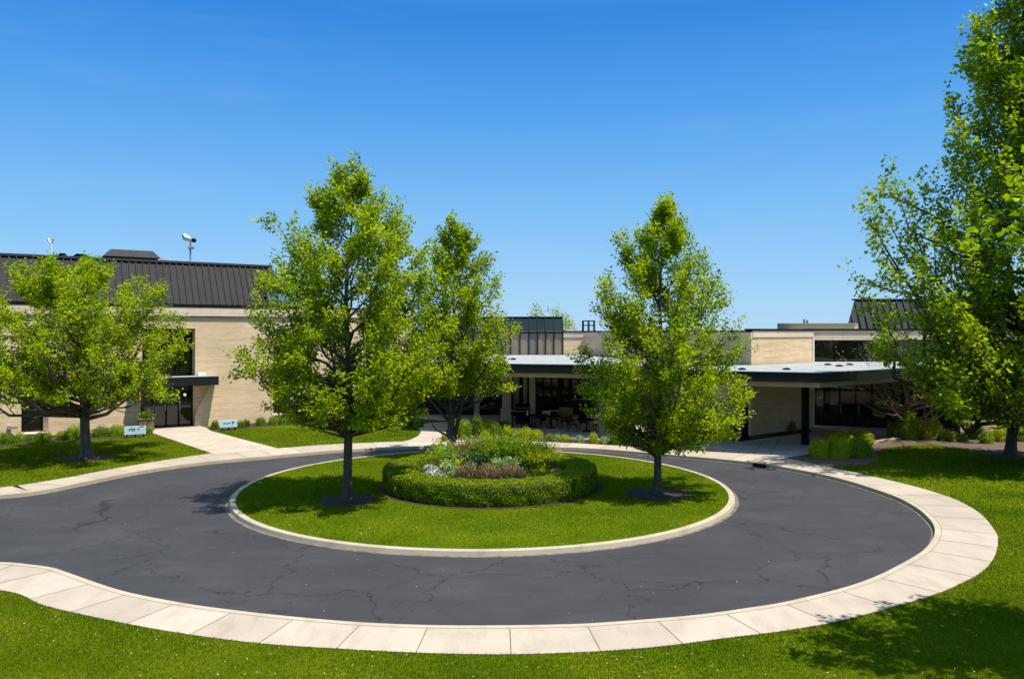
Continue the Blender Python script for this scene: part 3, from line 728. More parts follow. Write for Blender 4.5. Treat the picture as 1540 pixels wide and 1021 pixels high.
# fixtures and signs by the wall
e = empty('wall_lamp', W(S(15), 0, .6), 'small grey spout fixture low on the brick wall at far left', 'wall fixture')
zc = ZZ(643, Yat(15))
MB().box(W, S(11), S(17), .002, .2, zc - .08, zc + .12).build('body', GREY, e); MB().tube([W(S(15), .12, zc), W(S(26), .25, zc + .02)], .05, 8).build('arm', PANEL, e)

def sign(label, pl, pr, y0l, y1l, y1r, glyphs):
    Yb = 7188 / (max(y1l, y1r) + 5 - 500); a = Vector(XY(pl, Yb)); b = Vector(XY(pr, Yb + .5)); fr = Frame(a, math.atan2(b.y - a.y, b.x - a.x)); w = (b - a).length
    h0 = .20; hh = (y1l - y0l) / F0 * Yb
    e = empty('sign', (*((a + b) / 2), 0), label, 'sign', 'pale blue lawn signs beside the left entrance')
    tilt = .18
    bd = MB(); bd.hexa([fr(0, 0, h0), fr(w, 0, h0), fr(w, -.05, h0), fr(0, -.05, h0), fr(0, -tilt, h0 + hh), fr(w, -tilt, h0 + hh), fr(w, -tilt - .05, h0 + hh), fr(0, -tilt - .05, h0 + hh)])
    board = bd.build('board', simple('sign_frame', (.42, .42, .38), .5), e)
    pn = lambda u, v, o=.004: fr(u * w, -tilt * v + o, h0 + v * hh)
    MB().face([pn(.03, .06), pn(.97, .06), pn(.97, .94), pn(.03, .94)]).build('sign_panel', simple('sign_blue', (.20, .34, .38), .5, .1), board)
    for u in (.12, .5, .88): MB().box(fr, u * w - .04, u * w + .04, -.1, -.02, 0, h0 + .001).build('post', BLACK, e)
    gl = MB()
    for (u0, v0, u1, v1, wd) in glyphs:
        d = Vector(((u1 - u0) * w, (v1 - v0) * hh)).normalized(); ox, oy = -d.y * wd / w, d.x * wd / hh
        gl.face([pn(u0 - ox, v0 - oy, .008), pn(u1 - ox, v1 - oy, .008), pn(u1 + ox, v1 + oy, .008), pn(u0 + ox, v0 + oy, .008)])
    gl.build('lettering', simple('sign_letter', (.02, .03, .04), .6), board)
sign('pale blue lawn sign with large dark slanted letters left of the door path', 187, 219.5, 642, 654, 653,
     [(.22, .42, .25, .72, .035), (.25, .72, .29, .66, .03), (.21, .55, .28, .55, .03), (.33, .74, .38, .38, .04), (.38, .38, .42, .45, .03), (.43, .76, .49, .42, .045), (.60, .68, .66, .60, .03), (.66, .60, .65, .40, .035), (.70, .86, .90, .93, .035)])
sign('pale blue lawn sign with dark script and small figure right of the door path', 331, 357, 632, 643, 642,
     [(.20, .45, .27, .58, .03), (.27, .58, .33, .46, .03), (.33, .50, .42, .50, .025), (.44, .47, .50, .56, .03), (.50, .50, .62, .58, .03), (.72, .52, .80, .70, .06), (.77, .62, .83, .58, .05), (.70, .28, .74, .48, .02)])
# timber planter box with shrub beside the entrance
pz = G(219.5, 648); e = empty('planter_box', (*pz, 0), 'brown square planter box with small plants left of the entrance doors', 'planter')
fr = Frame(pz, R(33)); MB().box(fr, -.42, .42, -.3, .3, 0, .72).build('box', simple('planter_wood', (.16, .11, .07), .8, .4, 8), e)
MB().box(fr, -.46, .46, -.34, .34, .72, .78).build('rim', simple('planter_rim', (.22, .16, .11), .8, .3, 8), e)
rngp = np.random.default_rng(3); n = 1100
P = np.array([*pz, .92]) + rngp.normal(0, 1, (n, 3)) * np.array([.2, .16, .12])
np_mesh('planting', leaf_quads(P, rngp.normal(0, 1, (n, 3)), unit(rngp.normal(0, .6, (n, 3)) + [0, 0, 1]), np.full(n, .10), np.full(n, .06)), 4, rngp.random(n), [LEAFD], e, WLOC[e.name])

# ------------------------------------------------------------------ central pavilion
pv = empty('glass_pavilion', (0, 60, 0), 'low beige pavilion with dark sloped clerestory glazing above the patio', 'building')
YC = 64.0; ZP = 4.14
cx0, cx1 = XY(636, YC)[0], XY(847, YC)[0]
FC = Frame((cx0, YC), 0)
L_ = cx1 - cx0
clr = empty('x', (0, 0, 0), '', '') if False else None
cw = MB(); cw.box(FC, 0, L_, -6.5, -.12, 3.7, 6.0); cw.build('clerestory_wall', PANEL, pv)
cl_ = MB(); nb = 14
xs = [XY(px, YC)[0] - cx0 for px in (640, 655, 669, 683, 697, 711, 725, 739, 754, 768, 782, 795.5, 808.5, 820.5, 833, 846.6)]
for x in xs: cl_.box(FC, x - .045, x + .045, -.1, .03, ZP + .03, 6.0)
cl_.box(FC, 0, L_, -.1, .05, 5.93, 6.05); cl_.box(FC, 0, L_, -.1, .05, ZP, ZP + .08)
clf = cl_.build('clerestory_frame', BLACK, pv)
for i, (a, b) in enumerate(zip(xs, xs[1:])):
    MB().box(FC, a + .045, b - .045, -.1, -.06, ZP + .08, 5.93).build('clerestory_panel', PANEL if i == 11 else GLASSB, clf)
sl = MB(); zt = ZZ(477.5, YC + .9)
sl.hexa([FC(0, 0, 6.05), FC(L_, 0, 6.05), FC(L_, -6, 6.05), FC(0, -6, 6.05), FC(.2, -.9, zt), FC(L_, -.9, zt), FC(L_, -5.5, zt), FC(.2, -5.5, zt)])
slo = sl.build('sloped_roof', ROOFG, pv)
SGL = m_glass('teal_reflecting_glass', (.008, .018, .020), .08, .0, .45)
for a, b in zip(xs, xs[1:]):
    f0, f1 = .10, .90
    q = lambda x, f, o=.006: FC(x, -.9 * f + o * 2, 6.05 + (zt - 6.05) * f + o)
    MB().face([q(a + .06, f0), q(b - .06, f0), q(b - .06, f1), q(a + .06, f1)]).build('sloped_pane', SGL, slo)
for x in xs:
    rb = MB(); rb.hexa([FC(x - .05, .004, 6.05), FC(x + .05, .004, 6.05), FC(x + .05, .10, 6.05), FC(x - .05, .10, 6.05), FC(x - .05, -.896, zt), FC(x + .05, -.896, zt), FC(x + .05, -.8, zt), FC(x - .05, -.8, zt)]); rb.build('sloped_rib', BLACK, slo)

MB().box(FC, .15, L_ + .04, -1.1, -.78, zt + .003, zt + .07).build('roof_edge', BLACK, slo)
# beige block right of the clerestory
BX0, BX1 = cx1 + .02, XY(880, YC)[0]
bw = MB(); bw.prism([(BX0, YC), (BX1, YC), (11.2, 50.0), (13.97, 46.5), (14.6, 47.1), (19.0, 55), (19.0, 75), (BX0, 75)], -.1, 5.62)
bw.build('wall', BRICK, pv)
MB().prism([(BX0, YC - .06), (BX1 - .02, YC - .06), (11.14, 49.96), (13.93, 46.45), (14.6, 47.1), (19.0, 55), (19.0, 75), (BX0, 75)], 5.62, 6.02).build('fascia', BAND, pv)
MB().prism([(BX0, YC - .1), (BX1 - .04, YC - .1), (11.1, 49.92), (13.9, 46.4), (14.6, 47.1), (19.0, 55), (19.0, 75), (BX0, 75)], 6.023, 6.13).build('coping', BLACK, pv)
# patio rear wall under the canopy: dark glazing between tan pilasters
YB = 57.5; FB = Frame((-9.0, YB), 0)
rw = MB(); rw.box(FB, 0, 17.6, -6, -.6, 0, 3.6); rw.build('rear_wall', DARK, pv)
X = lambda px: XY(px, YB)[0] + 9.0
for a, b in ((755, 768.5), (796, 805)):
    MB().box(FB, X(a), X(b), -.6, .1, 0, 3.5).build('pilaster', simple('pilaster_tan', (.62, .47, .29), .8, .15, 3), pv)
for a, b, m, g in ((690, 755, 2, GLASS), (769, 783.5, 0, GLASSB), (784, 795.5, 0, GLASSB), (805.5, 842, 2, GLASS), (843, 885, 2, GLASS), (886, 940, 3, GLASS)):
    window(pv, FB, X(a), X(b), -.45, .1, 3.5, m, g, (), .12)
for a in (816, 832, 861):
    MB().box(FB, X(a), X(a + 8), -.595, -.56, .2, 3.3).build('curtain', simple('curtain_grey', (.25, .22, .18), .9), pv)
# patio canopy
ZT = 4.2
pcv = [(-5.4, 48.1), (0.0, 46.05), (4.54, 44.7), (8.6, 43.2), (8.75, 51.5), (7.0, 57), (5.4, 63.9), (-7.0, 63.9), (-6.2, 55)]
cxm, cym = sum(p[0] for p in pcv) / 9, sum(p[1] for p in pcv) / 9
def shrink(poly, d): 
    n = len(poly); out = []
    for i in range(n):
        p0, p1, p2 = Vector(poly[i - 1]), Vector(poly[i]), Vector(poly[(i + 1) % n]); a = (p1 - p0).normalized(); b = (p2 - p1).normalized()
        na, nb_ = Vector((-a.y, a.x)), Vector((-b.y, b.x)); m = (na + nb_); m = m / max(.4, m.length_squared) * 2
        q = p1 + m * d; out.append((q.x, q.y))
    return out
def canopy(parent, poly, zt, blk, tan):
    r = MB().prism(poly, zt - .03, zt).build('canopy_roof', ROOFW, parent)
    MB().prism(shrink(poly, .02), zt - .03 - blk, zt - .033).build('canopy_fascia', FASC, r)
    MB().prism(shrink(poly, .14), zt - .033 - blk - tan, zt - .035 - blk).build('canopy_soffit', TAN, r)
    return r
cr = canopy(pv, pcv, ZT, .50, .24)
for px, y in ((717, 49.2), (905, 45.6), (985, 44.6)):
    p = XY(px, y); MB().cube(p[0] - .16, p[0] + .16, p[1] - .16, p[1] + .16, 0, ZT - .77).build('column', PANEL, pv)
for px, y in ((772, 541), (868, 545)):
    Yv = (CH - ZT) * F0 / (y - 500); p = XY(px, Yv); MB().lathe((p[0], p[1], ZT), [(.18, 0), (.18, .09), (.05, .12)], 10).build('roof_vent', BLACK, cr)
# railing on the roof
e = empty('roof_railing', (*XY(886, 66), 6.1), 'small dark guard rail frame on the flat roof right of the clerestory', 'railing')
xa, xb = XY(877.5, 66)[0], XY(894.5, 66)[0]; za, zb = 6.13, ZZ(482.5, 66)
rm = MB()
for x in (xa, (xa + xb) / 2, xb):
    for y in (66, 67): MB().tube([(x, y, za), (x, y, zb)], .045, 6).build('post', BLACK, e)
rm = MB()
for z in (zb, (za + zb) / 2 + .05):
    rm.tube([(xa, 66, z), (xb, 66, z), (xb, 67, z), (xa, 67, z), (xa, 66, z)], .04, 6)
rm.build('rails', BLACK, e)
e = empty('rooftop_unit', (*XY(857, 68), 6.13), 'low dark vent lid on the flat roof beside the clerestory', 'rooftop unit', 'rooftop units')
a, b = XY(849, 68)[0], XY(868, 68)[0]; m = MB(); m.hexa([(a, 68, 6.13), (b, 68, 6.13), (b, 69, 6.13), (a, 69, 6.13), (a + .1, 68.1, 6.4), (b - .3, 68.1, 6.28), (b - .3, 68.9, 6.28), (a + .1, 68.9, 6.4)]); m.build('lid', GREY, e)
MB().cube(a + .1, b - .1, 68.9, 69.2, 6.13, 6.3).build('flashing', BLACK, e)

# ------------------------------------------------------------------ right wing with entry canopy
rwg = empty('brick_building', (20, 51, 0), 'low beige brick building with entry canopy and dark roof behind the right trees', 'building')
P1, P2 = Vector((14.0, 46.53)), Vector((19.05, 50.5)); FW = Frame(P1, math.atan2(P2.y - P1.y, P2.x - P1.x)); LW = (P2 - P1).length
MB().box(FW, .02, LW, -.45, 0, -.1, 5.72).build('wall', BRICK, rwg)
MB().box(FW, .03, LW + .03, -.5, .05, 5.72, 6.1).build('fascia', BAND, rwg)
MB().box(FW, .04, LW + .05, -.55, .09, 6.104, 6.22).build('coping', BLACK, rwg)
MB().box(FW, LW + .002, LW + .12, -.4, .06, 0, 5.7).build('corner_trim', WHITE, rwg)
# upper body behind, ribbon window
YU = 52.0; FU = Frame((19.2, YU), 0)
MB().box(FU, 0, 24, -22, -.5, 0, 6.1).build('upper_wall', BRICK, rwg)
window(rwg, FU, .05, 9.4, -.2, 4.12, 5.50, 4, GLASS, (), .06)
MB().box(FU, .02, 9.4, -.49, -.40, 4.12, 5.5).build('window_backing', DARK, rwg)
MB().box(FU, 0, 24, -.5, .25, 5.505, 6.12).build('fascia', BAND, rwg)
MB().box(FU, -.05, 24, -.5, .32, 6.124, 6.24).build('coping', BLACK, rwg)
MB().box(FU, 9.41, 24, -.49, 0, 0, 5.5).build('upper_wall', BRICK, rwg)
# ground storey storefront
Fs = Frame((19.3, 51.8), math.atan2(-1.9, 4.1))
st = window(rwg, Fs, 0, 8.4, 0, .02, 3.3, 8, GLASS, (2.3,), .09, 'storefront')
for a in (1.9, 2.95): MB().box(Fs, a, a + .06, .06, .14, .8, 1.4).build('handle', GREY, st)
rng = np.random.default_rng(12)
bk = MB().box(Fs, 0, 8.4, -2.6, -2.5, 0, 3.3); bk.box(Fs, 0, 8.4, -2.5, -.1, -.02, .012); bk.build('lobby_interior', DARK, st)
PIC = [simple('pic_a', (.5, .45, .3), .7), simple('pic_b', (.35, .4, .42), .7), simple('pic_c', (.25, .32, .1), .7)]
for k in range(15):
    a = rng.uniform(.3, 7.8); z = rng.uniform(.4, 2.6); w_, h_ = rng.uniform(.15, .5), rng.uniform(.12, .5)
    MB().box(Fs, a, a + w_, -2.45 + .02 * k, -2.44 + .02 * k, z, z + h_).build('lobby_picture', PIC[k % 3], st)
MB().prism([Fs(8.45, .05, 0)[:2], (29.2, 48.0), (29.2, 51.4), (27.2, 51.4)], -.1, 4.4).build('wall', BRICK, rwg)
MB().prism([(32.6, 48.0), (44, 48.0), (44, 51.4), (32.6, 51.4)], -.1, 4.4).build('wall', BRICK, rwg)
MB().cube(27, 44, 48.2, 51.4, 4.404, 4.6).build('lower_roof', ROOFW, rwg)
FX = Frame((29.2, 48.0), 0); window(rwg, FX, .02, 3.38, -.4, .1, 4.38, 2, GLASS)
MB().box(FX, .02, 3.38, -3.3, -.6, 0, 4.3).build('window_backing', DARK, rwg)
# dark mansard set back on the roof
YM = 57.0; x0 = XY(1272, YM)[0]; xt = XY(1285, YM + 1.2)[0]; zm = ZZ(451.5, YM + 1.2)
m = MB(); m.hexa([(x0, YM, 6.1), (46, YM, 6.1), (46, YM + 12, 6.1), (x0 + 6.2, YM + 12, 6.1), (xt, YM + 1.2, zm), (46, YM + 1.2, zm), (46, YM + 11, zm), (xt + 5.4, YM + 11, zm)])
ro = m.build('roof', ROOFG, rwg); m = MB(); x = x0 + .1
while x < 45:
    f = min(1, (x - x0) / (xt - x0)); m.hexa([(x, YM - .1, 6.25), (x + .07, YM - .1, 6.25), (x + .07, YM - .004, 6.25), (x, YM - .004, 6.25)] + [(x, YM + 1.2 * f - .1, 6.1 + (zm - 6.1) * f + .01), (x + .07, YM + 1.2 * f - .1, 6.1 + (zm - 6.1) * f + .01), (x + .07, YM + 1.2 * f - .004, 6.1 + (zm - 6.1) * f + .01), (x, YM + 1.2 * f - .004, 6.1 + (zm - 6.1) * f + .01)]); x += .5
m.build('roof_seams', ROOFG, ro)
MB().cube(xt - .05, 46, YM + 1.1, YM + 1.6, zm + .003, zm + .1).build('ridge_cap', BLACK, ro)
# low roof box with pipes
e = empty('rooftop_unit', (*XY(1225, 55), 6.1), 'long low grey-green box with two pipes on the right flat roof', 'rooftop unit', 'rooftop units')
a, b = XY(1169, 55)[0], XY(1286, 55)[0]; MB().prism([(a, 55), (b, 55), (b + 1.6, 58), (a + 1.6, 58)], 6.0, ZZ(487.5, 55)).build('box', simple('roof_box', (.30, .31, .24), .7, .15), e)
MB().prism([(a - .05, 54.93), (b, 54.93), (b + 1.6, 58), (a + 1.6, 58)], ZZ(487.5, 55) + .003, ZZ(486, 55)).build('lid', GREY, e)
for px in (1209.5, 1214): p = XY(px, 56); MB().tube([(*p, 6.5), (*p, ZZ(480 if px < 1212 else 481.5, 56))], .07, 8).build('pipe', PANEL, e)
# entry canopy and columns
ZE = 4.1
ecv = [(9.05, 40.2), (14.75, 37.9), (24.6, 45.75), (27.5, 49.2), (27.3, 51.9), (19.1, 51.9), (18.9, 50.2), (14.1, 46.4), (9.05, 46.4)]
ec = canopy(rwg, ecv, ZE, .46, .24)
for px, y in ((1120, 660), (1211, 668), (1010, 668)):
    p = G(px, y); m = MB(); w = .155
    m.cube(p[0] - w, p[0] + w, p[1] - w, p[1] + w, 0, ZE - .74); m.build('column', BLACK, rwg)
    MB().cube(p[0] - w - .04, p[0] + w + .04, p[1] - w - .04, p[1] + w + .04, .006, .05).build('column_base', BLACK, rwg)
for px, y in ((1183, 556), (1245, 549), (1262, 551), (1278, 549), (1116, 556)):
    Yv = (CH - ZE) * F0 / (y - 500); p = XY(px, Yv); MB().lathe((p[0], p[1], ZE), [(.2, 0), (.2, .06), (.08, .1)], 10).build('roof_vent', BLACK, ec)

# low patio walls, grill, furniture
e = MB().cube(*sorted((XY(753, 53.5)[0], XY(769, 53.5)[0])), 53.3, 53.6, 0, ZZ(613.5, 53.5)).build('garden_wall', simple('low_wall_tan', (.62, .48, .33), .8, .15, 3), None, (XY(761, 53.5)[0], 53.4, 0))
tag(e, 'short tan low wall at the left edge of the patio, left of the grill', 'wall')
e = MB().prism([XY(793, 52.5), XY(840, 54), XY(840, 54.35), XY(793, 52.9)], 0, ZZ(619, 53)).build('garden_wall', simple('low_wall_grey', (.68, .60, .50), .8, .12, 3), None, (*XY(815, 53), 0))
tag(e, 'long pale low wall behind the left patio tables', 'wall')
e = MB().prism([XY(840.5, 54), XY(862, 53), XY(862, 53.5), XY(840.5, 54.5)], 0, ZZ(613, 53.5)).build('garden_wall', simple('low_wall_brown', (.26, .17, .08), .8, .2, 3), None, (*XY(850, 53.5), 0))
tag(e, 'short dark tan low wall at the right end of the pale patio wall', 'wall')
gp = XY(785, 51.8); e = empty('grill', (*gp, 0), 'black hooded barbecue grill with pale shelf at the back of the patio', 'grill')
g = gp; hw = .62
MB().cube(g[0] - hw + .2, g[0] + hw - .1, g[1] - .25, g[1] + .3, .12, .88).build('cabinet', BLACK, e)
MB().tube([(g[0] - hw + .2, g[1], 1.1), (g[0] + hw - .1, g[1], 1.1)], .28, 14).build('hood', BLACK, e)
MB().cube(g[0] - hw - .05, g[0] + hw + .2, g[1] - .32, g[1] + .32, .885, .94).build('shelf', GREY, e)
MB().tube([(g[0] - .4, g[1] - .33, 1.12), (g[0] + .45, g[1] - .33, 1.12)], .02, 6).build('handle', GREY, e)
for dx in (-.36, .45): 
    for dy in (-.2, .25): MB().tube([(g[0] + dx, g[1] + dy, 0), (g[0] + dx, g[1] + dy, .14)], .05, 8).build('caster', BLACK, e)
def make_table(p, label):
    t = empty('patio_table', (*p, 0), label, 'table', 'patio tables'); x, y = p
    MB().lathe((x, y, 0), [(.02, .70), (.62, .70), (.64, .72), (.64, .74), (.02, .745)], 28).build('tabletop', BLACK, t)
    MB().lathe((x, y, 0), [(.3, 0), (.3, .03), (.05, .06), (.04, .69)], 14).build('pedestal', BLACK, t)
    return t
def copy_tree(o, parent=None):
    c = o.copy(); C.objects.link(c); c.parent = parent
    for ch in o.children: copy_tree(ch, c)
    return c
def make_chair(label):
    t = empty('patio_chair', (0, 0, 0), label, 'chair', 'patio chairs'); M = BLACK
    MB().cube(-.25, .25, -.24, .24, .42, .46).build('seat', M, t)
    b = MB(); b.hexa([(-.25, .24, .47), (.25, .24, .47), (.25, .27, .47), (-.25, .27, .47), (-.23, .36, .92), (.23, .36, .92), (.23, .39, .92), (-.23, .39, .92)]); b.build('backrest', M, t)
    for sx in (-1, 1):
        for sy in (-1, 1): MB().tube([(sx * .24, sy * .22, .42), (sx * .28, sy * .27, 0)], .02, 6).build('leg', M, t)
        MB().tube([(sx * .27, -.25, .3), (sx * .29, -.24, .66), (sx * .29, .3, .68)], .022, 6).build('armrest', M, t)
    return t
c0 = make_chair(''); first = True
sets = [((800, 641.5), [(-1.0, .1, 'left', 'on the left side'), (.55, -.75, 'front', 'in front'), (.35, .85, 'rear', 'behind')], 'left patio table next to the grill', 'black round patio table nearest the grill'),
        ((829, 643), [(.95, -.2, 'r', 'on the right side'), (.2, .95, 'rear', 'behind')], 'middle patio table', 'black round patio table in the middle below the pale low wall'),
        ((882, 648.5), [(-.95, -.15, 'l', 'on the left side'), (-.1, .95, 'rear', 'behind'), (.75, -.6, 'f', 'in front on the right'), (1.0, .45, 'r', 'at the far right')], 'right patio table', 'black round patio table on the right side of the patio')]
for (px, py), chs, tn, tl in sets:
    p = G(px, py); make_table(p, tl)
    for dx, dy, _, w in chs:
        c = c0 if first else copy_tree(c0); first = False
        c.location = (p[0] + dx * .95, p[1] + dy * .95, .001); c.rotation_euler = (0, 0, math.atan2(dy, dx) - math.pi / 2)
        c['label'] = 'black patio chair %s of the %s' % (w, tn)
        WLOC[c.name] = c.location
p = G(796, 643); e = empty('bottle', (p[0], p[1], .745), 'small white bottle standing on the left patio table', 'bottle')
tp = G(800, 641.5); e.location = (tp[0] - .3, tp[1] - .2, .745); WLOC[e.name] = e.location; q = e.location
MB().lathe(q, [(.05, 0), (.055, .15), (.02, .22), (.02, .28)], 10).build('body', WHITE, e); MB().lathe((q[0], q[1], q[2] + .281), [(.026, 0), (.026, .04)], 10).build('cap', WHITE, e)
p = G(901, 657); e = empty('post', (*p, 0), 'thin tan stake standing at the patio edge by the low plants', 'post')
MB().tube([(*p, 0), (p[0], p[1], .8)], .045, 8).build('shaft', simple('stake', (.35, .24, .12), .8), e); MB().lathe((*p, .8), [(.07, 0), (.07, .06), (.03, .1)], 8).build('cap', TAN, e)

# storm drain in the kerb
a, b = Vector(G(1135, 695.8)), Vector(G(1151, 698.8)); fr = Frame(a, math.atan2(b.y - a.y, b.x - a.x)); l = (b - a).length
e = empty('storm_drain', (*((a + b) / 2), 0), 'black curb inlet in the far right kerb before the entry paving', 'storm drain')
MB().box(fr, 0, l, -.03, .14, -.125, .012).build('inlet_box', BLACK, e); m = MB()
for k in range(5): m.box(fr, l * (k + .3) / 5, l * (k + .5) / 5, .12, .16, -.12, .016)
m.build('grate', simple('cast_iron', (.03, .028, .026), .6), e)

# ------------------------------------------------------------------ trees
tree('tree', 'tall broad tree with tree-ring mulch on the left side of the round island', TL, None, 11, .165, 2.55, LEAF, BARK, leaf=.122, per=19, nprim=84, nsec=8, rise=1.05, cl=.165,
     env=[(3.1, 1.7), (3.7, 2.8), (4.6, 3.4), (5.3, 3.45), (7, 3.2), (9, 2.65), (10.2, 1.95), (10.9, 1.3), (11.6, .35)], top=11.4, crown_c=(.05, 0), group='trees on the round island',
     extra_limbs=[([(TL[0] - .05, TL[1], 2.2), (TL[0] - .7, TL[1] - .1, 2.9), (TL[0] - 1.1, TL[1], 3.8), (TL[0] - 1.9, TL[1] + .2, 4.6)], .06, 3),
                  ([(TL[0] - .1, TL[1], 2.25), (TL[0] - .8, TL[1] - .3, 2.5), (TL[0] - 1.5, TL[1] - .4, 3.4), (TL[0] - 2.4, TL[1] - .2, 4.3)], .045, 2),
                  ([(TL[0] + .05, TL[1], 2.3), (TL[0] + .5, TL[1] - .2, 3.0), (TL[0] + .9, TL[1], 4.0)], .05, 2),
                  ([(TL[0], TL[1], 1.5), (TL[0] - .4, TL[1], 1.62)], .02, 0)])
tree('tree', 'conical tree with dark mulch ring on the right side of the round island', TR, None, 23, .15, 1.75, LEAF, BARK, leaf=.114, per=18, nprim=80, nsec=8, rise=1.05, cl=.155,
     env=[(2.1, 1.3), (2.9, 2.6), (3.8, 3.05), (4.8, 2.9), (6, 2.6), (7.3, 2.3), (8.5, 1.75), (9.5, 1.1), (10.2, .5), (10.8, .1)], top=10.7, crown_c=(.25, 0), group='trees on the round island',
     extra_limbs=[([(TR[0] - .05, TR[1], 1.35), (TR[0] - .7, TR[1] - .2, 1.8), (TR[0] - 1.3, TR[1] - .1, 2.6), (TR[0] - 2.2, TR[1], 3.4)], .05, 2),
                  ([(TR[0] + .05, TR[1], 1.45), (TR[0] + .6, TR[1] - .2, 1.75), (TR[0] + 1.3, TR[1] - .2, 2.0), (TR[0] + 2.3, TR[1], 2.2)], .045, 3),
                  ([(TR[0] + .02, TR[1], 1.5), (TR[0] + .5, TR[1], 2.1), (TR[0] + 1.2, TR[1] + .2, 3.0)], .045, 2)])
tree('tree', 'slimmer tree behind the flower bed at the back of the round island', TM, None, 35, .19, 1.7, LEAF, BARK, leaf=.132, per=17, nprim=62, nsec=7, rise=1.35, cl=.18,
     env=[(3.5, 1.3), (4.2, 2.0), (5.0, 2.35), (6, 2.4), (7.5, 2.1), (9, 1.5), (10.1, 1.05), (10.8, .6), (11.2, .3)], top=11.0, crown_c=(.35, 0), group='trees on the round island',
     extra_limbs=[([(TM[0] + .1, TM[1], .6), (TM[0] + .45, TM[1], 2.2), (TM[0] + .9, TM[1], 4.2), (TM[0] + 1.2, TM[1], 6.5)], .13, 2),
                  ([(TM[0] - .1, TM[1], 1.0), (TM[0] - .7, TM[1], 1.3), (TM[0] - 1.2, TM[1] - .1, 2.1)], .06, 1),
                  ([(TM[0] + .5, TM[1], 2.2), (TM[0] + 1.6, TM[1] - .3, 2.9), (TM[0] + 2.6, TM[1] - .3, 3.2)], .05, 2)])
tree('tree', 'wide spreading tree with thick grey trunk on the left lawn', TF, None, 48, .235, 2.2, LEAF, BARKG, leaf=.134, per=17, nprim=84, nsec=8, rise=.70, cl=.185,
     env=[(3.3, 3.4), (4.1, 4.6), (5.2, 5.0), (6.5, 4.9), (7.6, 4.0), (8.5, 3.0), (9.0, 1.8), (9.3, .8)], top=8.9, crown_c=(-.6, 0),
     extra_limbs=[([(TF[0] - .15, TF[1], 2.1), (TF[0] - .7, TF[1] - .2, 2.65), (TF[0] - 1.6, TF[1] - .3, 2.8), (TF[0] - 2.6, TF[1] - .3, 3.2), (TF[0] - 4.2, TF[1] - .2, 2.9)], .11, 2),
                  ([(TF[0] + .1, TF[1], 2.2), (TF[0] + .5, TF[1] - .2, 3.1), (TF[0] + 1.5, TF[1] - .2, 4.2), (TF[0] + 2.6, TF[1] - .2, 5.4)], .15, 2),
                  ([(TF[0] + .8, TF[1] - .2, 3.5), (TF[0] + 2.2, TF[1] - .4, 3.4), (TF[0] + 3.5, TF[1] - .3, 3.0), (TF[0] + 4.6, TF[1] - .4, 2.7)], .06, 2)])
TB = (24.6, 39.3)
tree('tree', 'tallest leafy tree filling the right edge of the picture, stout trunk on the right lawn', TB, None, 59, .25, 2.0, LEAF2, BARK, leaf=.18, per=10.5, nprim=290, nsec=9, rise=.62, lobed=True, cl=.25, flat=1.0001,
     env=[(2.6, 6.6), (4.2, 7.6), (5.7, 8.4), (6.9, 8.9), (7.85, 9.8), (8.4, 9.5), (9.3, 7.9), (10.4, 9.4), (11.4, 9.2), (12.4, 8.4), (13.5, 6.2), (15.1, 6.1), (16.8, 5.6), (18.6, 5.2), (20.5, 4.7), (23, 2.5)], top=22, crown_c=(.2, -5.2), ysq=.36, skip=lambda p: p.x > 28.5 or (p.z < 7.2 and 13.2 < p.x - p.z * .34 < 18.6 and 37.2 < p.y + p.z * .218 < 41.5),
     extra_limbs=[([(TB[0] - .1, TB[1], 1.8), (TB[0] - .9, TB[1] - .1, 1.95), (TB[0] - 2.0, TB[1] - .2, 2.6), (TB[0] - 3.6, TB[1] - .2, 2.9)], .09, 3),
                  ([(TB[0] - .3, TB[1] - .6, 4), (TB[0] - 2.5, TB[1] - 2.4, 6.2), (TB[0] - 5, TB[1] - 3.6, 7.3), (TB[0] - 9.2, TB[1] - 4, 8.2)], .10, 5), ([(TB[0] - .2, TB[1] - 1.4, 7), (TB[0] - 3, TB[1] - 3, 9.6), (TB[0] - 6, TB[1] - 4, 11.2), (TB[0] - 8.6, TB[1] - 4, 12.4)], .10, 5)])
tree('tree', 'nearest tree, mostly outside the right picture edge, shading the front lawn', (14.2, 13.2), None, 61, .2, 2.4, LEAF2, BARK, leaf=.15, per=22, nprim=70, nsec=7, rise=.5, lobed=True, cl=.28,
     env=[(5.2, 4.4), (6.2, 5.6), (7.5, 5.6), (8.6, 4.6), (9.4, 2.6)], top=9.2, crown_c=(.2, .1), ysq=.45, skip=lambda p: p.x / p.y < .585)
yt = G(1441, 659)
tree('young_tree', 'slim young tree with thin stem between the right shrubs', yt, None, 72, .11, 1.7, LEAF2, BARK, leaf=.16, per=18, nprim=24, nsec=6, rise=.8,
     env=[(1.9, 1.2), (2.8, 2.0), (4, 2.3), (5.2, 2.0), (6.3, 1.2), (7, .4)], top=6.8)
bt = (19.8, 41.3)
tree('bare_tree', 'mostly bare pinkish branched small tree before the right entry canopy', (22.6, 45.4), None, 83, .10, 1.2, LEAF2, TWIG, leaf=.11, per=.35, nprim=44, nsec=6, rise=.6, bare=True,
     env=[(2.0, 1.8), (2.8, 2.7), (3.8, 3.2), (4.8, 3.0), (5.7, 1.6)], top=5.2, crown_c=(-1.0, -1.2))
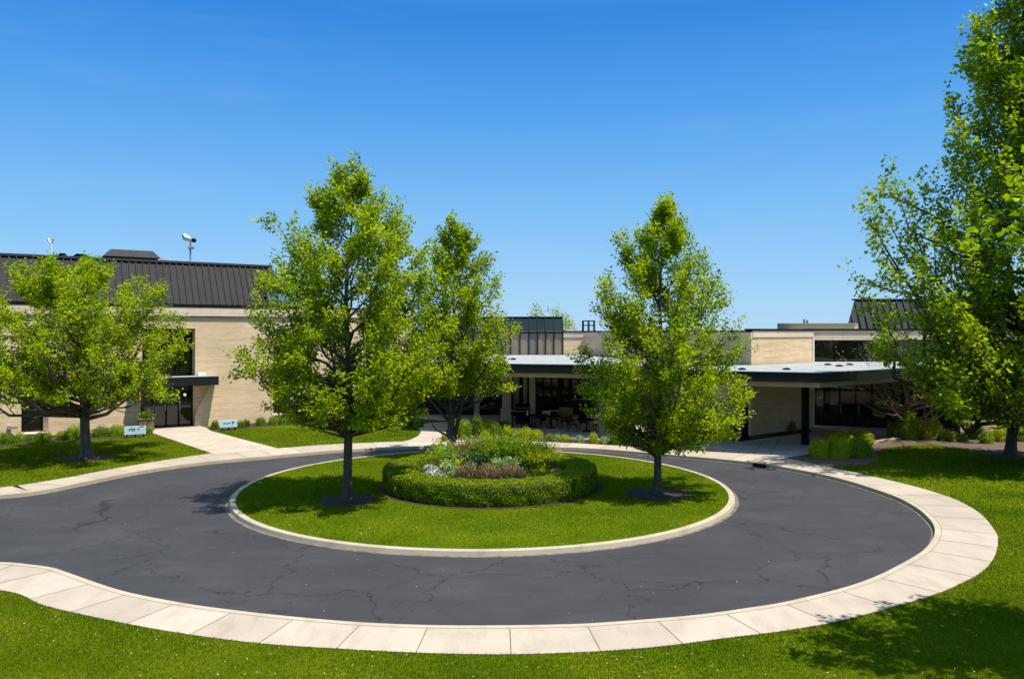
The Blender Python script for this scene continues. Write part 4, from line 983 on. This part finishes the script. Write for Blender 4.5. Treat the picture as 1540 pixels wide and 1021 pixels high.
# distant tree tops behind the pavilion
for px, Y, h, r, lab in ((705, 92, 9.0, 2.4, 'far off tree top behind the left end of the clerestory roof'), (806, 90, 8.9, 1.5, 'sparse far off tree top above the clerestory roof'), (836, 92, 8.6, 1.7, 'sparse far off tree top above the right end of the clerestory'), (853, 96, 7.8, 1.2, 'smallest far off tree top right of the clerestory roof end')):
    p = XY(px, Y)
    tree('distant_tree', lab, p, None, int(px), .2, 3, LEAF, BARK, leaf=.20, per=2.2, nprim=16, nsec=5, rise=.9, cl=.4, bare=True, env=[(4.5, r * .9), (6.5, r), (h - .8, r * .6), (h, .3)], top=h - .1, group='tree tops beyond the roofs')

# ------------------------------------------------------------------ hedge ring
rng = np.random.default_rng(91); h = .76; ri, ro_ = 3.05, 4.15; n = 120000
prof = [(ri, 0.0), (ri, h - .05), (ri + .05, h), (ro_ - .06, h), (ro_, h - .06), (ro_ + .01, .25), (ro_ - .06, 0.0)]
pr = np.array(prof); seg = np.linalg.norm(np.diff(pr, axis=0), axis=1); cum = np.concatenate([[0], np.cumsum(seg)])
u = rng.uniform(0, cum[-1], n); k = np.clip(np.searchsorted(cum, u) - 1, 0, len(seg) - 1); f = ((u - cum[k]) / seg[k])[:, None]
rz_ = pr[k] * (1 - f) + pr[k + 1] * f; dd = np.diff(pr, axis=0)[k]; nr2 = unit(np.stack([-dd[:, 1], dd[:, 0]], 1)); th = rng.uniform(0, 6.2832, n)
wob = 1 + .0 * th; bumpy = .022 * np.sin(th * 23 + rz_[:, 1] * 9) + .018 * np.sin(th * 41 + rz_[:, 0] * 7)
rr = rz_[:, 0] + nr2[:, 0] * bumpy + rng.normal(0, .012, n); z = np.maximum(.02, rz_[:, 1] + nr2[:, 1] * bumpy * .7 + rng.normal(0, .010, n))
P = np.stack([HC[0] + rr * np.cos(th), HC[1] + rr * np.sin(th), z], 1); Nn = np.stack([nr2[:, 0] * np.cos(th), nr2[:, 0] * np.sin(th), nr2[:, 1]], 1)
ax = Nn * .45 + rng.normal(0, .6, (n, 3)) + np.array([0, 0, .35]); nn = unit(Nn + rng.normal(0, .45, (n, 3)))
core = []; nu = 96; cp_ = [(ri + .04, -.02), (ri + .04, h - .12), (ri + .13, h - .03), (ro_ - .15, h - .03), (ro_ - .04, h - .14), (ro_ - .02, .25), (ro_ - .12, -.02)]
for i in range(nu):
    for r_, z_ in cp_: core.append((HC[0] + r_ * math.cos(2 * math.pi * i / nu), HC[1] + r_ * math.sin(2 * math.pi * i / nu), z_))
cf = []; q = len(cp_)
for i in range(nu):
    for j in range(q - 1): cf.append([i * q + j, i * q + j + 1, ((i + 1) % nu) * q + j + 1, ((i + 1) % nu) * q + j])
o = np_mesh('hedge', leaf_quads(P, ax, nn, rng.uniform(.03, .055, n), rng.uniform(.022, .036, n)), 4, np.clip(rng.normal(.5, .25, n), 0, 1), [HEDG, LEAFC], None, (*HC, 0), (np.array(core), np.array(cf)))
tag(o, 'clipped ring shaped boxwood hedge around the central flower bed', 'hedge')

# ------------------------------------------------------------------ planting in the round bed
def bp(px, py, z=.05): return G(px, py, z)
bedplants = [
    ('tuft', (745, 706), 1.0, 1.25, LEAFM, 'tallest feathery green perennial in the centre back of the round bed'),
    ('tuft', (775, 705), .9, 1.15, LEAFM, 'upright green perennial right of the tallest plant in the round bed'),
    ('tuft', (712, 704), .9, 1.05, DRY, 'brown tipped dry grass clump at the back left of the round bed'),
    ('tuft', (735, 699), .8, 1.0, DRY, 'brown seed headed grass clump behind the tallest perennial'),
    ('tuft', (800, 704), .8, 1.0, LEAFD, 'dark green grassy clump at the back right of the round bed'),
    ('shrub', (672, 706), .95, .9, LEAFM, 'leafy mid green bush at the left back of the round bed'),
    ('shrub', (652, 708), .45, .6, LEAFY, 'small yellow green bush beside the dark left inner hedge'),
    ('tuft', (702, 712), .6, .75, BLUEG, 'blue green strappy clump left of centre in the round bed'),
    ('tuft', (697, 700), .5, .8, BLUEG, 'bluish flowering clump at the back left of the round bed'),
    ('shrub', (688, 715), .5, .55, LEAFY, 'yellow green mounded plant left of the brown clumps'),
    ('shrub', (640, 717), .34, .42, SILV, 'bright silver white foliage plant at the left front of the round bed'),
    ('shrub', (652, 721), .34, .25, SILV, 'low silvery pink mound beside the silver white plant'),
    ('shrub', (672, 718), .45, .5, PALEG, 'pale green leafy plant between silver mound and brown clumps'),
    ('shrub', (683, 722), .28, .25, PALEG, 'white speckled low plant at the front left inner hedge'),
    ('shrub', (703, 722), .46, .42, DRY, 'leftmost of the three brown dry clumps at the bed front'),
    ('shrub', (738, 722), .56, .40, DRY, 'middle one of the three brown dry clumps at the bed front'),
    ('shrub', (770, 722), .56, .42, DRY, 'rightmost of the three brown dry clumps at the bed front'),
    ('tuft', (758, 715), .5, .65, PALEG, 'spindly pale stemmed plant behind the brown dry clumps'),
    ('shrub', (787, 708), .75, .75, LEAFM, 'mid green bush at the right centre of the round bed'),
    ('tuft', (811, 709), .6, .8, LEAFY, 'feathery yellow green clump right of the mid green bush'),
    ('shrub', (833, 711), .75, .42, LEAFY, 'bright yellow low spreading plant at the right of the round bed'),
    ('shrub', (848, 714), .5, .28, LEAFY, 'smaller yellow spreading plant tapering towards the right inner hedge'),
    ('shrub', (835, 719), .3, .25, SILV, 'white flowered low plant in front of the yellow spreading plant'),
    ('shrub', (810, 723), .4, .28, LEAFY, 'low yellow plant just behind the front hedge right of centre'),
    ('shrub', (827, 722), .35, .27, LEAFY, 'low lime mound at the front hedge near the white flowers'),
    ('tuft', (821, 703), .35, .95, LEAFD, 'single thin tall stem at the back right of the round bed'),
    ('tuft', (718, 708), .7, .85, LEAFM, 'broad leaved green clump in front of the dry grasses'),
]
for i, (kind, (px, py), r, hh, mat, lab) in enumerate(bedplants):
    p = bp(px, py)
    if kind == 'tuft':
        thin_ = 'single thin' in lab
        tuft('bed_plant', lab, p, r * (.4 if thin_ else 1.1), hh * 1.3, mat, 200 + i, n=30 if thin_ else int(420 * r + 80), w=.03, z0=.05, spread=.25 if thin_ else .55)
    else: shrub('bed_plant', lab, p, r, r * .8, hh * 1.25, mat, 200 + i, leaf=.11 if mat is not DRY else .085, cat='plant', z0=.05, amp=.18, blade=(mat is DRY), core=MULCH if mat is DRY else None, n=1500 if mat is DRY else None)

# ------------------------------------------------------------------ shrubs: (px, base py, half width px, height px, material, label)
SH = [
    (-8, 669, 14, 16, LEAFM, 'shrub cut by the left picture edge along the brick wall'),
    (10, 668, 9, 13, LEAFD, 'small dark shrub just inside the left picture edge'),
    (29, 666, 8, 12, LEAFM, 'round shrub below the left jamb of the slot window'),
    (47, 664, 7, 7, LEAFD, 'tiny low shrub centred under the slot window sill'),
    (65, 665, 11, 13, LEAFM, 'round green shrub below the right jamb of the slot window'),
    (93, 661, 8, 10, LEAFM, 'small shrub left of the largest wall shrub behind the spreading tree'),
    (113, 661, 14, 17, LEAFM, 'largest round shrub on the wall just left of the thick trunk'),
    (152, 657, 12, 13, LEAFD, 'flattened dark shrub just right of the thick grey trunk'),
    (176, 656, 11, 14, LEAFM, 'round shrub touching the left end of the first sign'),
    (224, 652, 5, 9, LEAFM, 'small green shrub between the sign and the door path'),
    (323, 645, 5, 10, LEAFD, 'small clipped shrub touching the left end of the right sign'),
    (362, 643, 6, 8, LEAFD, 'low shrub touching the right end of the right sign'),
    (371, 642, 5, 9, LEAFD, 'second low shrub right of the right sign'),
    (392, 640, 7, 10, LEAFD, 'lone round clipped shrub between sign and third slot window'),
    (412, 638.5, 7, 11, LEAFM, 'left clipped shrub under the third slot window'),
    (428, 638, 9, 11, LEAFM, 'right clipped shrub under the third slot window'),
    (450, 637, 11, 8, LEAFD, 'low hedge shrub right of the third slot window'),
    (474, 636, 11, 9, LEAFM, 'low hedge shrub behind the left island tree foliage'),
    (500, 636, 11, 9, LEAFD, 'low hedge shrub left of the left island tree trunk'),
    (536, 637, 10, 10, LEAFM, 'low hedge shrub right of the left island tree trunk'),
    (560, 639, 13, 17, LEAFY, 'yellow green mounded shrub at the back of the middle lawn'),
    (584, 640, 14, 15, LEAFM, 'mid green mounded shrub right of the yellow mounded one'),
    (612, 641, 15, 21, LEAFD, 'tallest dark spreading shrub by the curving path'),
    (629, 643, 7, 12, LEAFM, 'small shrub at the path side of the tallest dark shrub'),
    (668, 664, 4, 8, LEAFM, 'tiny green plant at the foot of the rear island tree beside the walk'),
    (684, 657, 8, 16, LEAFY, 'bright clipped shrub just right of the rear island tree trunk'),
    (699, 657, 9, 18, LEAFM, 'rounded green shrub second from the rear island tree'),
    (717, 655, 7, 22, LEAFD, 'dark upright shrub in the front of the patio bed'),
    (732, 653, 17, 15, LEAFY, 'broad yellow green flat topped shrub in front of the patio'),
    (745, 660, 9, 16, LEAFD, 'dark shrub in front of the broad yellow flat topped shrub'),
    (757, 651, 10, 13, LEAFD, 'dark shrub right behind the broad yellow flat topped shrub'),
    (729, 663, 6, 10, LEAFY, 'small lime shrub at the walk edge below the dark one'),
    (763, 660, 7, 14, LEAFY, 'lime topped shrub left of the long low patio hedge'),
    (776, 661, 9, 11, LEAFM, 'first low shrub of the patio edge run'),
    (791, 661, 9, 12, LEAFY, 'second low shrub of the patio edge run, yellowish'),
    (807, 662, 8, 11, LEAFY, 'third low shrub of the patio edge run, beside the sunlit strip'),
    (827, 663, 5, 7, LEAFM, 'first small tuft right of the low patio hedge'),
    (838, 663.5, 5, 7, PALEG, 'second small tuft right of the low patio hedge'),
    (850, 664.5, 6, 7, LEAFY, 'third small tuft right of the low patio hedge'),
    (861, 665, 4, 5, PALEG, 'pale fourth small tuft in the patio edge strip'),
    (872, 666, 5, 8, PALEG, 'pale tuft in the patio strip left of the stake'),
    (892, 667, 6, 11, LEAFY, 'yellow green round tuft directly below the stake'),
    (909, 668, 6, 8, PALEG, 'pale tuft right of the stake'),
    (932, 669, 15, 15, LEAFD, 'dark clipped hedge block at the right end of the patio strip'),
    (965, 670, 14, 12, LEAFY, 'lime low shrub behind the right island tree trunk'),
    (995, 670.5, 12, 11, LEAFM, 'mid green low shrub beside the entry paving'),
]
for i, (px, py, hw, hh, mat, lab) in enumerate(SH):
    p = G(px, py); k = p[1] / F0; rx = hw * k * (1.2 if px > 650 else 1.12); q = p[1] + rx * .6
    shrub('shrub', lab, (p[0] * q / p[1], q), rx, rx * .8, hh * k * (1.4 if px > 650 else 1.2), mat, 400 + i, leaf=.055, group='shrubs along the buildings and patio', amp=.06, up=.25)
SH2 = [
    (1236, 688, 20, 22, LEAFY, 'leftmost bright yellow green shrub beside the entry paving'),
    (1262, 689, 18, 28, LEAFY, 'second bright shrub in the clump beside the entry paving'),
    (1262, 672, 20, 18, LEAFY, 'back left bright shrub in the clump along the entry paving kerb'),
    (1292, 687, 20, 24, LEAFM, 'greener right front shrub in the clump beside the entry paving'),
    (1292, 668, 21, 17, LEAFY, 'back right bright shrub in the clump along the entry paving kerb'),
    (1339, 657, 5, 20, LEAFM, 'small upright shrub at the end of the entry kerb'),
    (1366, 661, 17, 34, LEAFM, 'tall rounded shrub right of the upright one by the entry'),
    (1398, 661, 20, 26, LEAFY, 'wide bright flat shrub right of the tall rounded shrub'),
    (1422, 663, 11, 14, LEAFD, 'low dark shrub in front of the wide bright flat shrub'),
    (1433, 664, 9, 12, LEAFY, 'low lime shrub left of the slim young tree stem'),
    (1449, 664, 7, 10, LEAFM, 'small round shrub right of the slim young tree stem'),
    (1466, 660, 14, 18, LEAFD, 'dark shrub against the sunlit brick wall on the right'),
    (1484, 667, 10, 16, LEAFM, 'leafy shrub below the right corner of the brick wall'),
    (1504, 664, 14, 18, LEAFY, 'lime shrub left of the stout right trunk'),
    (1538, 664, 13, 18, LEAFM, 'shrub cut by the right picture edge behind the trunk'),
    (1150, 648, 13, 26, LEAFY, 'tall pale green bush in the bed under the entry canopy'),
    (1180, 647, 16, 14, LEAFM, 'low green hedge against the wall under the entry canopy'),
    (1100, 652, 20, 24, LEAFD, 'dark bush left of the first entry column'),
    (1066, 660, 20, 20, LEAFM, 'green bush behind the right island tree by the entry bed'),
    (1130, 651, 12, 14, LEAFD, 'low dark bush between the two entry columns'),
]
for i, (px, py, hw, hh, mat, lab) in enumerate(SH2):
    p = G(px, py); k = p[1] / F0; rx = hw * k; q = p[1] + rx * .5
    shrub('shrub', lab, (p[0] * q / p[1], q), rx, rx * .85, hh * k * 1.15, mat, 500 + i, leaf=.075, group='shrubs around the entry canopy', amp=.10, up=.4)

# ------------------------------------------------------------------ light, sky, camera
sun_dir = Vector((.84, -.54, 0)).normalized(); EL = R(68)
sd = Vector((sun_dir.x * math.cos(EL), sun_dir.y * math.cos(EL), math.sin(EL)))
sl_ = bpy.data.lights.new('sun', 'SUN'); sl_.energy = 4.45; sl_.angle = R(.53); sl_.color = (1, .955, .88)
so = bpy.data.objects.new('sun', sl_); C.objects.link(so); so.rotation_euler = sd.to_track_quat('Z', 'Y').to_euler(); so.location = (20, 0, 60)
w = bpy.data.worlds.new('World'); bpy.context.scene.world = w; w.use_nodes = True
N, L = w.node_tree.nodes, w.node_tree.links
sky = N.new('ShaderNodeTexSky'); sky.sky_type = 'NISHITA'; sky.sun_disc = False; sky.sun_elevation = EL; sky.sun_rotation = math.atan2(sd.x, sd.y)
sky.air_density = 1.0; sky.dust_density = .1; sky.ozone_density = 3.0; sky.altitude = 200
hs = N.new('ShaderNodeHueSaturation'); hs.inputs['Saturation'].default_value = 1.1; hs.inputs['Value'].default_value = .105
L.new(sky.outputs[0], hs.inputs['Color'])
tc = N.new('ShaderNodeTexCoord'); sx = N.new('ShaderNodeSeparateXYZ'); L.new(tc.outputs['Generated'], sx.inputs[0])
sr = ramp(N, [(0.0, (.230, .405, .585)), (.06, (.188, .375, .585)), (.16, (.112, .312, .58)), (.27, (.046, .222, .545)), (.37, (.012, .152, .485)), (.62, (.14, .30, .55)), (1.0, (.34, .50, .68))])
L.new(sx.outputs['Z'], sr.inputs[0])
wn = noise(N, L, 2.2, 7, mapping(N, L, tc.outputs['Generated'], (1, 1, 7)), .62); wr = ramp(N, [(.52, (0, 0, 0)), (.78, (.07, .07, .07))]); L.new(wn.outputs['Fac'], wr.inputs[0])
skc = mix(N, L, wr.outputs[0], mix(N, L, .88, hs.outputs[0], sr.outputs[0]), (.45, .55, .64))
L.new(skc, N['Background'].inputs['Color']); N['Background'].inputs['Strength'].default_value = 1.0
cam = bpy.data.cameras.new('camera'); co = bpy.data.objects.new('camera', cam); C.objects.link(co)
co.location = (0, 0, CH); co.rotation_euler = (R(90), 0, 0); cam.sensor_width = 36; cam.lens = 36 * F0 / 1540; cam.shift_y = (HY - 510.5) / 1540; cam.clip_end = 4000
sc = bpy.context.scene; sc.camera = co
sc.view_settings.view_transform = 'Standard'; sc.view_settings.look = 'None'; sc.view_settings.exposure = .65; sc.view_settings.gamma = 1
sc.cycles.max_bounces = 8; sc.cycles.transparent_max_bounces = 8
